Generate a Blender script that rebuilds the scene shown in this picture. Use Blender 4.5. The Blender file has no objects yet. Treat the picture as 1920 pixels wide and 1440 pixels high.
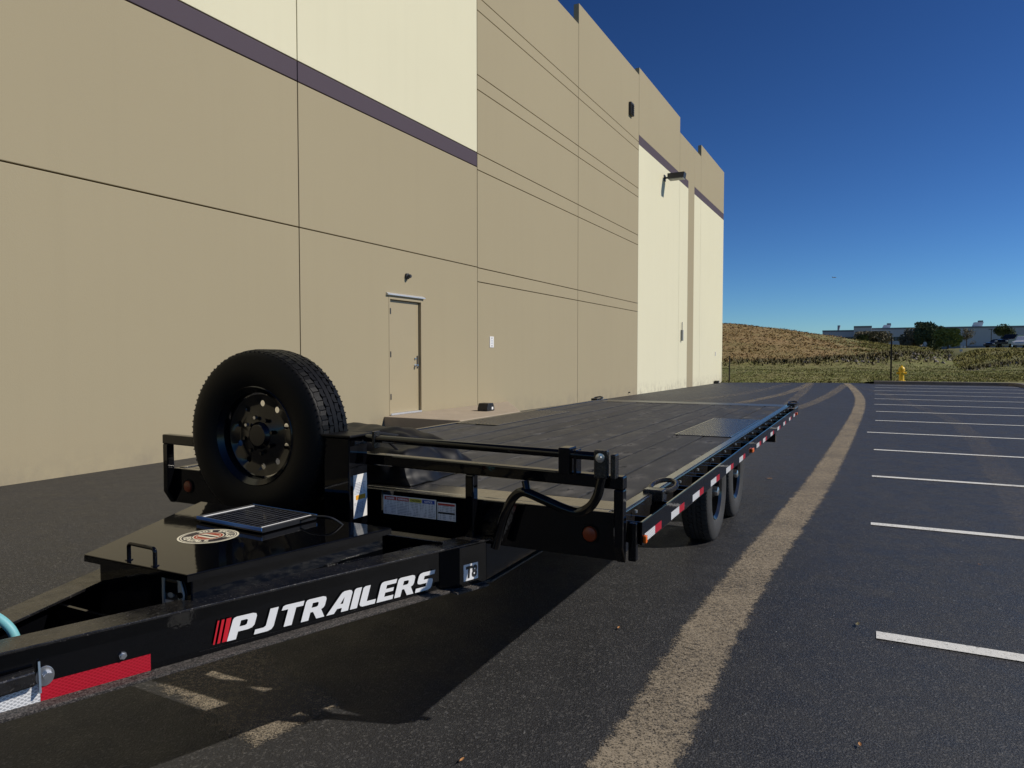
import bpy, bmesh, math, random
import numpy as np
from mathutils import Vector, Matrix, noise as mn

random.seed(7); rng = np.random.default_rng(7)
S = bpy.context.scene
COL = S.collection
rad = math.radians

# ------------------------------------------------------------------ camera
CAM_H = 1.45
cam_d = bpy.data.cameras.new("camera")
cam_d.sensor_width = 36.0
cam_d.lens = 36.0 * 1331.0 / 1920.0
cam_d.clip_start = 0.05
cam_d.clip_end = 6000.0
cam = bpy.data.objects.new("camera", cam_d)
cam.location = (0, 0, CAM_H)
cam.rotation_euler = (rad(90 - 2.237), 0, 0)
COL.objects.link(cam)
S.camera = cam

# ------------------------------------------------------------------ light
SUN = Vector((1.1926, -0.161, 1.0)).normalized()
elev = math.asin(SUN.z)
azim = math.atan2(SUN.x, SUN.y)
world = bpy.data.worlds.new("World"); S.world = world; world.use_nodes = True
wn = world.node_tree; wn.nodes.clear()
sky = wn.nodes.new("ShaderNodeTexSky"); sky.sky_type = 'NISHITA'; sky.sun_disc = False
sky.sun_elevation = elev; sky.sun_rotation = azim
sky.altitude = 1700; sky.air_density = 1.0; sky.dust_density = 0.1; sky.ozone_density = 3.0
bg = wn.nodes.new("ShaderNodeBackground"); bg.inputs[1].default_value = 0.06
wo = wn.nodes.new("ShaderNodeOutputWorld")
gm = wn.nodes.new("ShaderNodeGamma"); gm.inputs[1].default_value = 1.55
tn = wn.nodes.new("ShaderNodeVectorMath"); tn.operation = 'MULTIPLY'; tn.inputs[1].default_value = (0.290, 0.405, 0.500)   # clear high-altitude blue
wn.links.new(sky.outputs[0], gm.inputs[0]); wn.links.new(gm.outputs[0], tn.inputs[0]); wn.links.new(tn.outputs[0], bg.inputs[0]); wn.links.new(bg.outputs[0], wo.inputs[0])
sd = bpy.data.lights.new("sun", 'SUN'); sd.energy = 3.9; sd.angle = rad(0.53); sd.color = (1.0, 0.94, 0.85)
so = bpy.data.objects.new("sun", sd); COL.objects.link(so)
so.rotation_euler = SUN.to_track_quat('Z', 'Y').to_euler()
so.location = (20, -10, 30)
S.view_settings.view_transform = 'Standard'
S.view_settings.look = 'None'
S.view_settings.exposure = 0.0
S.view_settings.gamma = 1.0
S.view_settings.use_curve_mapping = False

# ------------------------------------------------------------------ frames
TH_S, TH_T = rad(27.1), rad(26.5)
def frame(th): return (math.cos(th), -math.sin(th)), (math.sin(th), math.cos(th))
SR, SA = frame(TH_S)
TR_, TA_ = frame(TH_T)
def site(u, v, z=0.0): return Vector((u*SR[0]+v*SA[0], u*SR[1]+v*SA[1], z))
def to_site(X, Y): return X*SR[0]+Y*SR[1], X*SA[0]+Y*SA[1]
T_ORG = Vector((-2.062*TR_[0]+2.522*TA_[0], -2.062*TR_[1]+2.522*TA_[1], 0.0))
WALL = -8.4
def sstep(a, b, x):
    t = min(1.0, max(0.0, (x-a)/(b-a))); return t*t*(3-2*t)
def lot_z(u, v):
    s = min(1.3, max(0.0, (-u-0.9)/7.5))
    g0 = 0.11*sstep(12, 38, v)
    g1 = 0.045 - 0.2*min(1.2, max(0.0, (v-8)/36.0))
    return (1-s)*g0 + s*g1

# ------------------------------------------------------------------ materials
M = {}
class NT:
    def __init__(self, name):
        m = bpy.data.materials.new(name); m.use_nodes = True
        self.m = m; self.t = m.node_tree; self.t.nodes.clear()
        self.out = self.n("ShaderNodeOutputMaterial")
        self.b = self.n("ShaderNodeBsdfPrincipled")
        self.l(self.b.outputs[0], self.out.inputs[0])
        M[name] = m
    def n(self, ty, **k):
        nd = self.t.nodes.new(ty)
        for a, v in k.items(): setattr(nd, a, v)
        return nd
    def l(self, a, b): self.t.links.new(a, b)
    def pos(self, obj=False, scale=None):
        tc = self.n("ShaderNodeTexCoord") if obj else self.n("ShaderNodeNewGeometry")
        o = tc.outputs["Object"] if obj else tc.outputs["Position"]
        if scale:
            mp = self.n("ShaderNodeMapping"); mp.inputs["Scale"].default_value = scale
            self.l(o, mp.inputs[0]); o = mp.outputs[0]
        return o
    def noise(self, vec, scale, detail=4, rough=0.55):
        nd = self.n("ShaderNodeTexNoise"); nd.inputs["Scale"].default_value = scale
        nd.inputs["Detail"].default_value = detail; nd.inputs["Roughness"].default_value = rough
        self.l(vec, nd.inputs["Vector"]); return nd.outputs["Fac"]
    def vor(self, vec, scale, feat='F1', out="Distance", dim='3D'):
        nd = self.n("ShaderNodeTexVoronoi"); nd.feature = feat; nd.voronoi_dimensions = dim; nd.inputs["Scale"].default_value = scale
        self.l(vec, nd.inputs["Vector"]); return nd.outputs[out]
    def ramp(self, fac, stops, interp='LINEAR'):
        r = self.n("ShaderNodeValToRGB"); cr = r.color_ramp; cr.interpolation = interp
        while len(cr.elements) > 1: cr.elements.remove(cr.elements[-1])
        for i, (p, c) in enumerate(stops):
            e = cr.elements[0] if i == 0 else cr.elements.new(p)
            e.position = p
            e.color = (c, c, c, 1) if isinstance(c, (int, float)) else (*c, 1)
        self.l(fac, r.inputs[0]); return r.outputs[0]
    def mix(self, fac, a, b, blend='MIX'):
        x = self.n("ShaderNodeMix"); x.data_type = 'RGBA'; x.blend_type = blend
        for s, v in ((x.inputs[0], fac), (x.inputs[6], a), (x.inputs[7], b)):
            if hasattr(v, "links"): self.l(v, s)
            elif isinstance(v, (int, float)): s.default_value = v if s.type == 'VALUE' else (v, v, v, 1)
            else: s.default_value = (*v, 1)
        return x.outputs[2]
    def math(self, op, a, b=0.0):
        x = self.n("ShaderNodeMath"); x.operation = op
        for s, v in ((x.inputs[0], a), (x.inputs[1], b)):
            if hasattr(v, "links"): self.l(v, s)
            else: s.default_value = v
        return x.outputs[0]
    def sep(self, vec):
        x = self.n("ShaderNodeSeparateXYZ"); self.l(vec, x.inputs[0]); return x.outputs
    def set(self, col=None, rough=None, metal=None, spec=None, coat=None):
        b = self.b
        for key, v in (("Base Color", col), ("Roughness", rough), ("Metallic", metal), ("Specular IOR Level", spec), ("Coat Weight", coat)):
            if v is None: continue
            s = b.inputs[key]
            if hasattr(v, "links"): self.l(v, s)
            elif key == "Base Color": s.default_value = (*v, 1)
            else: s.default_value = v
        return self
    def bump(self, h, dist, strength=1.0):
        bp = self.n("ShaderNodeBump"); bp.inputs["Distance"].default_value = dist; bp.inputs["Strength"].default_value = strength
        self.l(h, bp.inputs["Height"]); self.l(bp.outputs[0], self.b.inputs["Normal"])
        return self

def plain(name, col, rough=0.5, metal=0.0, spec=0.5, var=0.12, scale=6.0, bump=0.0):
    k = NT(name); p = k.pos()
    n = k.noise(p, scale, 5)
    dark = tuple(c*(1-var) for c in col); lite = tuple(min(1, c*(1+var)) for c in col)
    k.set(col=k.mix(n, dark, lite), rough=rough, metal=metal, spec=spec)
    if bump: k.bump(k.noise(p, 180, 3), bump)
    return k

# painted tilt-up concrete
for nm, c in (("tan_paint", (0.368, 0.310, 0.196)), ("cream_paint", (0.72, 0.675, 0.48)), ("plum_paint", (0.082, 0.062, 0.078))):
    k = NT(nm); p = k.pos()
    big = k.noise(p, 0.16, 5, 0.6); fine = k.noise(p, 70, 4)
    streak = k.noise(k.pos(scale=(3.2, 3.2, 0.12)), 1.0, 5, 0.65)
    cc = k.mix(big, tuple(x*0.93 for x in c), tuple(x*1.05 for x in c))
    cc = k.mix(k.ramp(streak, [(0.5, 0.0), (0.8, 0.09)]), cc, tuple(x*0.72 for x in c))
    zz = k.sep(p)[2]
    splash = k.math('MULTIPLY', k.ramp(zz, [(0.0, 1.0), (0.45, 0.0)]), k.ramp(k.noise(p, 3.0, 6, 0.7), [(0.42, 0.0), (0.7, 0.5)]))
    cc = k.mix(splash, cc, tuple(x*0.6 for x in (0.36, 0.31, 0.24)))
    k.set(col=cc, rough=0.82, spec=0.25)
    k.bump(k.mix(0.35, k.noise(p, 55, 5, 0.7), fine), 0.004, 0.55)
plain("joint_dark", (0.05, 0.045, 0.04), 0.9)
plain("roof_grey", (0.25, 0.25, 0.25), 0.9)
plain("door_paint", (0.37, 0.305, 0.185), 0.5, var=0.05, scale=2)
plain("concrete", (0.36, 0.295, 0.215), 0.9, var=0.2, scale=3, bump=0.002)
plain("kerb_concrete", (0.20, 0.175, 0.15), 0.9, var=0.3, scale=1.5, bump=0.003)
plain("steel", (0.62, 0.62, 0.62), 0.28, 1.0, var=0.05)
plain("zinc", (0.55, 0.56, 0.58), 0.34, 1.0, var=0.1, scale=30)
plain("bronze_metal", (0.03, 0.03, 0.032), 0.5, 0.0, var=0.1)
plain("lamp_grey", (0.30, 0.30, 0.28), 0.45)
plain("white_plastic", (0.78, 0.76, 0.72), 0.5, var=0.03)
plain("black_plastic", (0.012, 0.012, 0.013), 0.42, var=0.3, scale=20)
plain("galv_strip", (0.66, 0.66, 0.66), 0.4, 0.6)

# trailer enamel: black gloss with dust and water spotting
k = NT("trailer_paint"); p = k.pos(obj=True)
spots = k.ramp(k.vor(p, 95), [(0.0, 1.0), (0.16, 0.0)])
spots = k.math('MULTIPLY', spots, k.ramp(k.noise(p, 7, 5), [(0.5, 0.0), (0.72, 0.7)]))
film = k.ramp(k.noise(p, 5, 6, 0.65), [(0.38, 0.0), (0.8, 1.0)])
cc = k.mix(k.math('MULTIPLY', film, 0.05), (0.0014, 0.0016, 0.0024), (0.03, 0.027, 0.024))
cc = k.mix(k.math('MULTIPLY', spots, 0.22), cc, (0.12, 0.11, 0.10))
k.set(col=cc, rough=k.ramp(k.noise(p, 11, 6, 0.6), [(0.3, 0.02), (0.75, 0.07)]), spec=0.4)
k.bump(k.noise(p, 26, 3), 0.0006, 0.35)
# rough, chipped black for flanges and walked-on edges
k = NT("chipped_paint"); p = k.pos(obj=True)
chips = k.ramp(k.noise(p, 120, 5, 0.7), [(0.60, 0.0), (0.68, 1.0)])
film = k.ramp(k.noise(k.pos(obj=True, scale=(1, 1, 1)), 9, 6, 0.7), [(0.35, 0.0), (0.75, 1.0)])
cc = k.mix(k.math('MULTIPLY', film, 0.3), (0.005, 0.005, 0.006), (0.05, 0.045, 0.04))
cc = k.mix(k.math('MULTIPLY', chips, 0.5), cc, (0.20, 0.185, 0.17))
k.set(col=cc, rough=k.ramp(k.noise(p, 25, 5), [(0.3, 0.14), (0.7, 0.36)]), spec=0.6)
k.bump(k.noise(p, 150, 4), 0.001, 0.6)
k = NT("gritty_flange"); p = k.pos(obj=True)
g_ = k.ramp(k.noise(p, 190, 5, 0.8), [(0.46, 0.0), (0.60, 1.0)])
k.set(col=k.mix(g_, (0.012, 0.011, 0.011), (0.17, 0.15, 0.135)), rough=0.6, spec=0.4); k.bump(g_, 0.0015, 0.8)
# deck boards: black-painted timber, worn along the grain
k = NT("deck_board"); p = k.pos(obj=True)
oi = k.n("ShaderNodeObjectInfo")
add = k.n("ShaderNodeVectorMath"); add.operation = 'ADD'
k.l(p, add.inputs[0]); k.l(oi.outputs["Random"], add.inputs[1]); pv = add.outputs[0]
mp = k.n("ShaderNodeMapping"); mp.inputs["Scale"].default_value = (26, 1.1, 26); k.l(pv, mp.inputs[0])
grain = k.noise(mp.outputs[0], 1.0, 7, 0.65)
mp2 = k.n("ShaderNodeMapping"); mp2.inputs["Scale"].default_value = (5.5, 1.4, 5.5); k.l(pv, mp2.inputs[0])
wear = k.noise(mp2.outputs[0], 1.2, 6, 0.62)
cc = k.mix(grain, (0.018, 0.018, 0.019), (0.045, 0.044, 0.044))
cc = k.mix(k.ramp(wear, [(0.53, 0.0), (0.66, 0.5), (0.8, 0.8)]), cc, (0.095, 0.088, 0.080))
mp3 = k.n("ShaderNodeMapping"); mp3.inputs["Scale"].default_value = (9, 4.5, 9); k.l(pv, mp3.inputs[0])
gouge = k.ramp(k.vor(mp3.outputs[0], 0.55, dim='2D'), [(0.0, 1.0), (0.09, 1.0), (0.13, 0.0)])
gouge = k.math('MULTIPLY', gouge, k.ramp(k.noise(mp3.outputs[0], 3.0, 4), [(0.48, 0.0), (0.55, 1.0)]))
scuff = k.math('MULTIPLY', k.ramp(k.vor(mp3.outputs[0], 0.55, dim='2D'), [(0.10, 1.0), (0.34, 0.0)]), k.ramp(k.noise(mp3.outputs[0], 1.3, 5, 0.7), [(0.44, 0.0), (0.6, 0.9)]))
cc = k.mix(scuff, cc, (0.115, 0.108, 0.100))
cc = k.mix(gouge, cc, (0.004, 0.004, 0.004))
cc = k.mix(k.math('MULTIPLY', oi.outputs["Random"], 0.5), cc, (0.06, 0.058, 0.056))
k.set(col=cc, rough=k.ramp(wear, [(0.3, 0.45), (0.7, 0.72)]), spec=0.35)
hh = k.math('SUBTRACT', k.math('MULTIPLY', grain, 0.5), gouge)
k.bump(hh, 0.004, 0.7)
# tread plate / edge steel, black paint polished by feet
k = NT("tread_steel"); p = k.pos(obj=True)
k.set(col=k.mix(k.noise(p, 8, 6, 0.7), (0.006, 0.006, 0.007), (0.03, 0.028, 0.026)), rough=k.ramp(k.noise(p, 14, 5), [(0.3, 0.06), (0.7, 0.16)]), spec=1.0)
k.b.inputs["IOR"].default_value = 1.6
plain("sill_steel", (0.42, 0.40, 0.37), 0.24, 1.0, var=0.35, scale=18)
plain("plate_steel", (0.25, 0.24, 0.225), 0.26, 1.0, var=0.3, scale=18)
plain("tail_steel", (0.045, 0.043, 0.040), 0.34, var=0.4, scale=7)
plain("latch_metal", (0.34, 0.34, 0.32), 0.35, 0.35)
# rubber
k = NT("rubber"); p = k.pos(obj=True)
k.set(col=k.mix(k.noise(p, 9, 5, 0.7), (0.0022, 0.0022, 0.0025), (0.006, 0.0057, 0.0055)), rough=0.5, spec=0.16)
k.bump(k.noise(p, 140, 3), 0.0006)
plain("rubber_dusty", (0.034, 0.033, 0.032), 0.75, var=0.5, scale=14)
plain("rim_black", (0.0035, 0.0035, 0.004), 0.16, var=0.3)
plain("vinyl_black", (0.004, 0.0038, 0.004), 0.46, spec=0.22, var=0.4, scale=8)
plain("amber_lens", (0.75, 0.14, 0.012), 0.25, var=0.15, scale=60)
plain("amber_shaded", (0.20, 0.03, 0.005), 0.3, var=0.15, scale=60)  # darker copy of the amber lens, shade put into the front lights' colour
plain("letter_white", (0.78, 0.78, 0.78), 0.45, var=0.04, scale=40)
plain("letter_red", (0.55, 0.010, 0.022), 0.4, var=0.06)
plain("letter_black", (0.012, 0.012, 0.014), 0.5)
plain("logo_cream", (0.76, 0.70, 0.52), 0.45, var=0.05)
plain("logo_rust", (0.36, 0.06, 0.03), 0.45)
plain("logo_dark", (0.03, 0.022, 0.026), 0.4)
plain("cell_dark", (0.006, 0.007, 0.012), 0.12, var=0.2)
plain("cell_grey", (0.13, 0.135, 0.15), 0.4)
plain("blue_edge", (0.025, 0.14, 0.42), 0.4)
plain("hose_teal", (0.17, 0.45, 0.47), 0.5, var=0.1, scale=40)
plain("tag_orange", (0.72, 0.14, 0.03), 0.5)
plain("head_red", (0.42, 0.03, 0.02), 0.5)
plain("head_yellow", (0.55, 0.48, 0.04), 0.5)
plain("head_blue", (0.02, 0.06, 0.33), 0.5)
plain("sun_orange", (0.80, 0.36, 0.02), 0.5)
plain("hydrant_yellow", (0.80, 0.50, 0.015), 0.42, var=0.08, scale=10)
plain("post_dark", (0.015, 0.013, 0.012), 0.7)
plain("leaf_tan", (0.42, 0.20, 0.07), 0.8, var=0.3, scale=200)
plain("bark", (0.07, 0.055, 0.045), 0.9, var=0.3, scale=8)
plain("stone_rubble", (0.24, 0.21, 0.17), 0.95, var=0.5, scale=2)
# conspicuity tape: honeycomb cells
for nm, c0, c1 in (("tape_red", (0.34, 0.004, 0.014), (0.46, 0.012, 0.03)), ("tape_white", (0.42, 0.43, 0.44), (0.80, 0.80, 0.80))):
    k = NT(nm); q = k.sep(k.pos(obj=True))
    al_ = k.math('ADD', k.math('MULTIPLY', q[0], 0.347), k.math('MULTIPLY', q[1], 0.938))
    cb_ = k.n("ShaderNodeCombineXYZ"); k.l(k.math('ADD', k.math('MULTIPLY', al_, 0.62), q[2]), cb_.inputs[0]); k.l(k.math('SUBTRACT', k.math('MULTIPLY', al_, 0.62), q[2]), cb_.inputs[1])
    vo = k.n("ShaderNodeTexVoronoi"); vo.feature = 'DISTANCE_TO_EDGE'; vo.inputs["Scale"].default_value = 105; vo.inputs["Randomness"].default_value = 0.0; k.l(cb_.outputs[0], vo.inputs["Vector"])
    k.set(col=k.mix(k.ramp(vo.outputs["Distance"], [(0.10, 1.0), (0.2, 0.0)]), c0, c1), rough=0.3, spec=0.5)
# printed text lines on labels
k = NT("label_print"); p = k.pos(obj=True); s = k.sep(p)
w = k.n("ShaderNodeTexWave"); w.wave_type = 'BANDS'; w.bands_direction = 'Z'; w.inputs["Scale"].default_value = 46; k.l(p, w.inputs["Vector"])
br = k.ramp(k.noise(k.pos(obj=True, scale=(90, 90, 20)), 1.0, 2), [(0.45, 0.0), (0.5, 1.0)])
ln = k.math('MULTIPLY', k.ramp(w.outputs["Fac"], [(0.55, 0.0), (0.7, 1.0)]), br)
k.set(col=k.mix(ln, (0.70, 0.70, 0.70), (0.30, 0.30, 0.31)), rough=0.45)

# asphalt
def asphalt(name, dust=False):
    k = NT(name); p = k.pos()
    cell = k.n("ShaderNodeTexVoronoi"); cell.inputs["Scale"].default_value = 120; k.l(p, cell.inputs["Vector"])
    big = k.noise(p, 0.35, 5, 0.6); mid = k.noise(p, 4.5, 6, 0.65); fine = k.noise(p, 60, 5, 0.7)
    cc = k.mix(big, (0.0145, 0.0147, 0.0165), (0.0235, 0.0232, 0.0243))
    cc = k.mix(k.ramp(mid, [(0.35, 0.0), (0.75, 0.5)]), cc, (0.036, 0.035, 0.034))
    cs = k.sep(cell.outputs["Color"])
    speck = k.math('MULTIPLY', k.ramp(cs[0], [(0.74, 0.0), (0.86, 1.0)]), k.ramp(fine, [(0.40, 0.0), (0.58, 1.0)]))
    cc = k.mix(k.math('MULTIPLY', speck, 0.42), cc, (0.18, 0.17, 0.155))
    chip = k.n("ShaderNodeTexVoronoi"); chip.inputs["Scale"].default_value = 21
    dv = k.n("ShaderNodeVectorMath"); dv.operation = 'ADD'; nz = k.n("ShaderNodeTexNoise"); nz.inputs["Scale"].default_value = 30; k.l(p, nz.inputs["Vector"])
    sc_ = k.n("ShaderNodeVectorMath"); sc_.operation = 'SCALE'; sc_.inputs["Scale"].default_value = 0.05; k.l(nz.outputs["Color"], sc_.inputs[0]); k.l(p, dv.inputs[0]); k.l(sc_.outputs[0], dv.inputs[1]); k.l(dv.outputs[0], chip.inputs["Vector"])
    cm = k.math('MULTIPLY', k.ramp(chip.outputs["Distance"], [(0.10, 1.0), (0.22, 0.0)]), k.ramp(k.sep(chip.outputs["Color"])[1], [(0.84, 0.0), (0.86, 1.0)]))
    cc = k.mix(k.math('MULTIPLY', cm, 0.7), cc, (0.095, 0.092, 0.090))
    ruts = k.ramp(k.noise(k.pos(scale=(0.9, 0.16, 1)), 1.0, 5, 0.6), [(0.5, 0.0), (0.75, 0.35)])
    cc = k.mix(ruts, cc, (0.050, 0.047, 0.043))
    k.set(col=cc, rough=k.ramp(mid, [(0.25, 0.44), (0.75, 0.66)]), spec=0.5)
    h = k.mix(0.6, k.vor(p, 130), k.noise(p, 75, 5, 0.85))
    hv = k.mix(0.28, h, k.noise(p, 14, 6, 0.8))
    hv = k.math('ADD', k.sep(hv)[0], k.math('MULTIPLY', cm, 0.35))
    k.bump(hv, 0.012, 0.85)
    return k
asphalt("asphalt")
# dust tracks: sandy deposit broken up by the aggregate; edges fade (UV.x across)
k = NT("dust"); p = k.pos()
uv = k.n("ShaderNodeUVMap"); sx = k.sep(uv.outputs[0])
edge = k.math('SUBTRACT', 1.0, k.math('ABSOLUTE', k.math('SUBTRACT', k.math('MULTIPLY', sx[0], 2.0), 1.0)))
wob = k.math('MULTIPLY', k.math('SUBTRACT', k.noise(p, 7.0, 5, 0.75), 0.5), 0.75)
edge = k.ramp(k.math('ADD', edge, wob), [(0.02, 0.0), (0.38, 1.0)], 'EASE')
patch = k.math('MULTIPLY', k.math('SUBTRACT', k.noise(p, 1.1, 4, 0.6), 0.5), 0.5)
cov = k.math('MULTIPLY', k.math('MULTIPLY', k.math('ADD', k.math('MULTIPLY', edge, 0.52), k.math('MULTIPLY', patch, edge)), sx[1]), 1.0)
grit = k.noise(p, 150, 3, 0.7); g2 = k.noise(p, 40, 4, 0.7)
gr = k.math('SUBTRACT', k.math('ADD', k.math('MULTIPLY', grit, 0.65), k.math('MULTIPLY', g2, 0.35)), 0.5)
val = k.math('ADD', cov, k.math('MULTIPLY', gr, 2.2))
al = k.ramp(val, [(0.26, 0.0), (0.62, 0.85)])
k.set(col=k.mix(k.noise(p, 9, 4), (0.28, 0.23, 0.165), (0.44, 0.37, 0.27)), rough=0.95, spec=0.1)
k.l(al, k.b.inputs["Alpha"])
# parking paint
k = NT("line_paint"); p = k.pos()
wn_ = k.ramp(k.math('ADD', k.math('MULTIPLY', k.noise(p, 60, 5, 0.75), 0.75), k.math('MULTIPLY', k.noise(p, 6, 4), 0.25)), [(0.37, 0.0), (0.43, 1.0)])
k.set(col=k.mix(k.noise(p, 30, 5), (0.60, 0.60, 0.57), (0.78, 0.77, 0.73)), rough=0.7, spec=0.2)
k.l(wn_, k.b.inputs["Alpha"]); k.bump(k.noise(p, 45, 5, 0.75), 0.006, 0.7)
# vegetation
def veg(name, c0, c1, c2, sc=0.12, rough=0.85):
    k = NT(name); p = k.pos()
    a = k.noise(p, sc, 6, 0.65); b_ = k.noise(p, sc*14, 4, 0.6)
    cc = k.mix(k.ramp(a, [(0.36, 0.0), (0.64, 1.0)]), c0, c1)
    cc = k.mix(k.ramp(b_, [(0.4, 0.0), (0.72, 0.8)]), cc, c2)
    k.set(col=cc, rough=rough, spec=0.15)
    return k
kt = veg("turf_soil", (0.15, 0.17, 0.055), (0.20, 0.19, 0.07), (0.26, 0.22, 0.11))
pt = kt.pos(); q = kt.sep(pt)
lim = kt.math('ADD', kt.math('MULTIPLY', kt.math('SUBTRACT', q[1], 56.0), 0.35), kt.math('MULTIPLY', kt.noise(pt, 0.10, 5, 0.65), 26.0))
hm = kt.math('MULTIPLY', kt.ramp(kt.math('MULTIPLY', kt.math('SUBTRACT', kt.math('ADD', lim, 19.0), q[0]), 0.1), [(0.0, 0.0), (0.7, 1.0)]), kt.ramp(kt.math('MULTIPLY', kt.math('SUBTRACT', q[1], 54.0), 0.1), [(0.0, 0.0), (0.8, 1.0)]))
old = kt.b.inputs["Base Color"].links[0].from_socket
dry = kt.mix(kt.ramp(kt.noise(pt, 0.22, 6, 0.7), [(0.38, 0.0), (0.62, 1.0)]), (0.29, 0.185, 0.085), (0.23, 0.18, 0.07))
dry = kt.mix(kt.ramp(kt.noise(pt, 2.2, 6, 0.7), [(0.42, 0.0), (0.75, 0.5)]), dry, (0.33, 0.235, 0.125))
kt.l(kt.mix(hm, old, dry), kt.b.inputs["Base Color"])
kt.bump(kt.noise(pt, 1.3, 7, 0.75), 0.08, 0.5)
veg("grass_green", (0.16, 0.20, 0.055), (0.22, 0.22, 0.075), (0.30, 0.26, 0.12))
veg("grass_dry", (0.30, 0.19, 0.09), (0.24, 0.175, 0.07), (0.36, 0.25, 0.125))
veg("grass_weedy", (0.15, 0.165, 0.05), (0.22, 0.205, 0.07), (0.28, 0.23, 0.10))
veg("weed_dark", (0.10, 0.10, 0.05), (0.14, 0.125, 0.065), (0.19, 0.165, 0.105))
veg("leaf_dark", (0.06, 0.085, 0.04), (0.09, 0.11, 0.05), (0.12, 0.135, 0.065), 0.6)
veg("leaf_mid", (0.10, 0.145, 0.045), (0.15, 0.18, 0.06), (0.19, 0.205, 0.08), 0.6)
veg("leaf_brown", (0.13, 0.115, 0.075), (0.16, 0.14, 0.09), (0.19, 0.17, 0.11), 0.6)
plain("far_wall", (0.40, 0.44, 0.50), 0.8, var=0.06, scale=0.1)
plain("far_wall_dark", (0.18, 0.20, 0.23), 0.8, var=0.06, scale=0.1)
plain("far_glass", (0.015, 0.02, 0.028), 0.15)
plain("far_white", (0.6, 0.62, 0.64), 0.6)
plain("car_dark", (0.012, 0.013, 0.016), 0.25)
plain("car_grey", (0.06, 0.062, 0.066), 0.3)
plain("car_white", (0.72, 0.72, 0.72), 0.3)
plain("car_glass", (0.01, 0.012, 0.015), 0.08)

# ------------------------------------------------------------------ mesh helpers
class MB:
    def __init__(s): s.v = []; s.f = []; s.uv = None
    def add(s, vs, fs):
        o = len(s.v); s.v += [tuple(x) for x in vs]; s.f += [tuple(i+o for i in f) for f in fs]; return s
    def box(s, x0, x1, y0, y1, z0, z1):
        return s.add([(x0,y0,z0),(x1,y0,z0),(x1,y1,z0),(x0,y1,z0),(x0,y0,z1),(x1,y0,z1),(x1,y1,z1),(x0,y1,z1)],
                     [(0,3,2,1),(4,5,6,7),(0,1,5,4),(1,2,6,5),(2,3,7,6),(3,0,4,7)])
    def obox(s, c, ax, ay, az, hx, hy, hz):
        c = Vector(c); ax, ay, az = Vector(ax), Vector(ay), Vector(az); vs = []
        for z in (-1, 1):
            for x, y in ((-1,-1),(1,-1),(1,1),(-1,1)): vs.append(c+ax*hx*x+ay*hy*y+az*hz*z)
        return s.add(vs, [(0,3,2,1),(4,5,6,7),(0,1,5,4),(1,2,6,5),(2,3,7,6),(3,0,4,7)])
    def prism(s, poly, z0, z1):
        n = len(poly); vs = [(x,y,z0) for x,y in poly]+[(x,y,z1) for x,y in poly]
        return s.add(vs, [tuple(range(n-1,-1,-1)), tuple(range(n,2*n))]+[(i,(i+1)%n,n+(i+1)%n,n+i) for i in range(n)])
    def tube(s, path, r, n=12, cap=True):
        P = [Vector(p) for p in path]; vs = []; rr = r if isinstance(r, (list, tuple)) else [r]*len(P)
        up = Vector((0,0,1)); t0 = (P[1]-P[0]).normalized()
        a = t0.orthogonal().normalized()
        for i, p in enumerate(P):
            t = ((P[i]-P[i-1]).normalized() if i else Vector()) + ((P[i+1]-P[i]).normalized() if i < len(P)-1 else Vector())
            t.normalize(); a = (a - t*a.dot(t)).normalized(); b = t.cross(a)
            for k in range(n):
                an = 2*math.pi*k/n; vs.append(p+(a*math.cos(an)+b*math.sin(an))*rr[i])
        fs = [(i*n+k, i*n+(k+1)%n, (i+1)*n+(k+1)%n, (i+1)*n+k) for i in range(len(P)-1) for k in range(n)]
        if cap: fs += [tuple(range(n-1,-1,-1)), tuple(range((len(P)-1)*n, len(P)*n))]
        return s.add(vs, fs)
    def cyl(s, p0, p1, r, n=16, r1=None): return s.tube([p0, p1], [r, r if r1 is None else r1], n)
    def lathe(s, prof, n=48, axis='Y', c=(0,0,0), closed=False):
        vs = []; m = len(prof)
        for k in range(n):
            an = 2*math.pi*k/n; ca, sa = math.cos(an), math.sin(an)
            for (r, h) in prof:
                q = (r*ca, h, r*sa) if axis == 'Y' else (r*ca, r*sa, h) if axis == 'Z' else (h, r*ca, r*sa)
                vs.append((q[0]+c[0], q[1]+c[1], q[2]+c[2]))
        fs = []
        mm = m if closed else m-1
        for k in range(n):
            for j in range(mm):
                a, b = k*m+j, k*m+(j+1)%m; c2, d = ((k+1)%n)*m+(j+1)%m, ((k+1)%n)*m+j
                fs.append((a, b, c2, d))
        return s.add(vs, fs)
    def build(s, name, mat, parent=None, smooth=False, bevel=0.0, angle=35):
        me = bpy.data.meshes.new(name); me.from_pydata(s.v, [], s.f); me.update()
        return obj_from(me, name, mat, parent, smooth, bevel, angle)

def obj_from(me, name, mat, parent=None, smooth=False, bevel=0.0, angle=35, fix=True):
    if fix:
        bm = bmesh.new(); bm.from_mesh(me); bmesh.ops.recalc_face_normals(bm, faces=bm.faces[:]); bm.to_mesh(me); bm.free()
    if smooth:
        me.polygons.foreach_set("use_smooth", [True]*len(me.polygons))
        try: me.set_sharp_from_angle(angle=rad(angle))
        except Exception: pass
    if mat: me.materials.append(M[mat])
    o = bpy.data.objects.new(name, me); COL.objects.link(o)
    if parent: o.parent = parent
    if bevel:
        b = o.modifiers.new("bevel", 'BEVEL'); b.width = bevel; b.segments = 2; b.limit_method = 'ANGLE'; b.angle_limit = rad(40)
    return o

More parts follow.
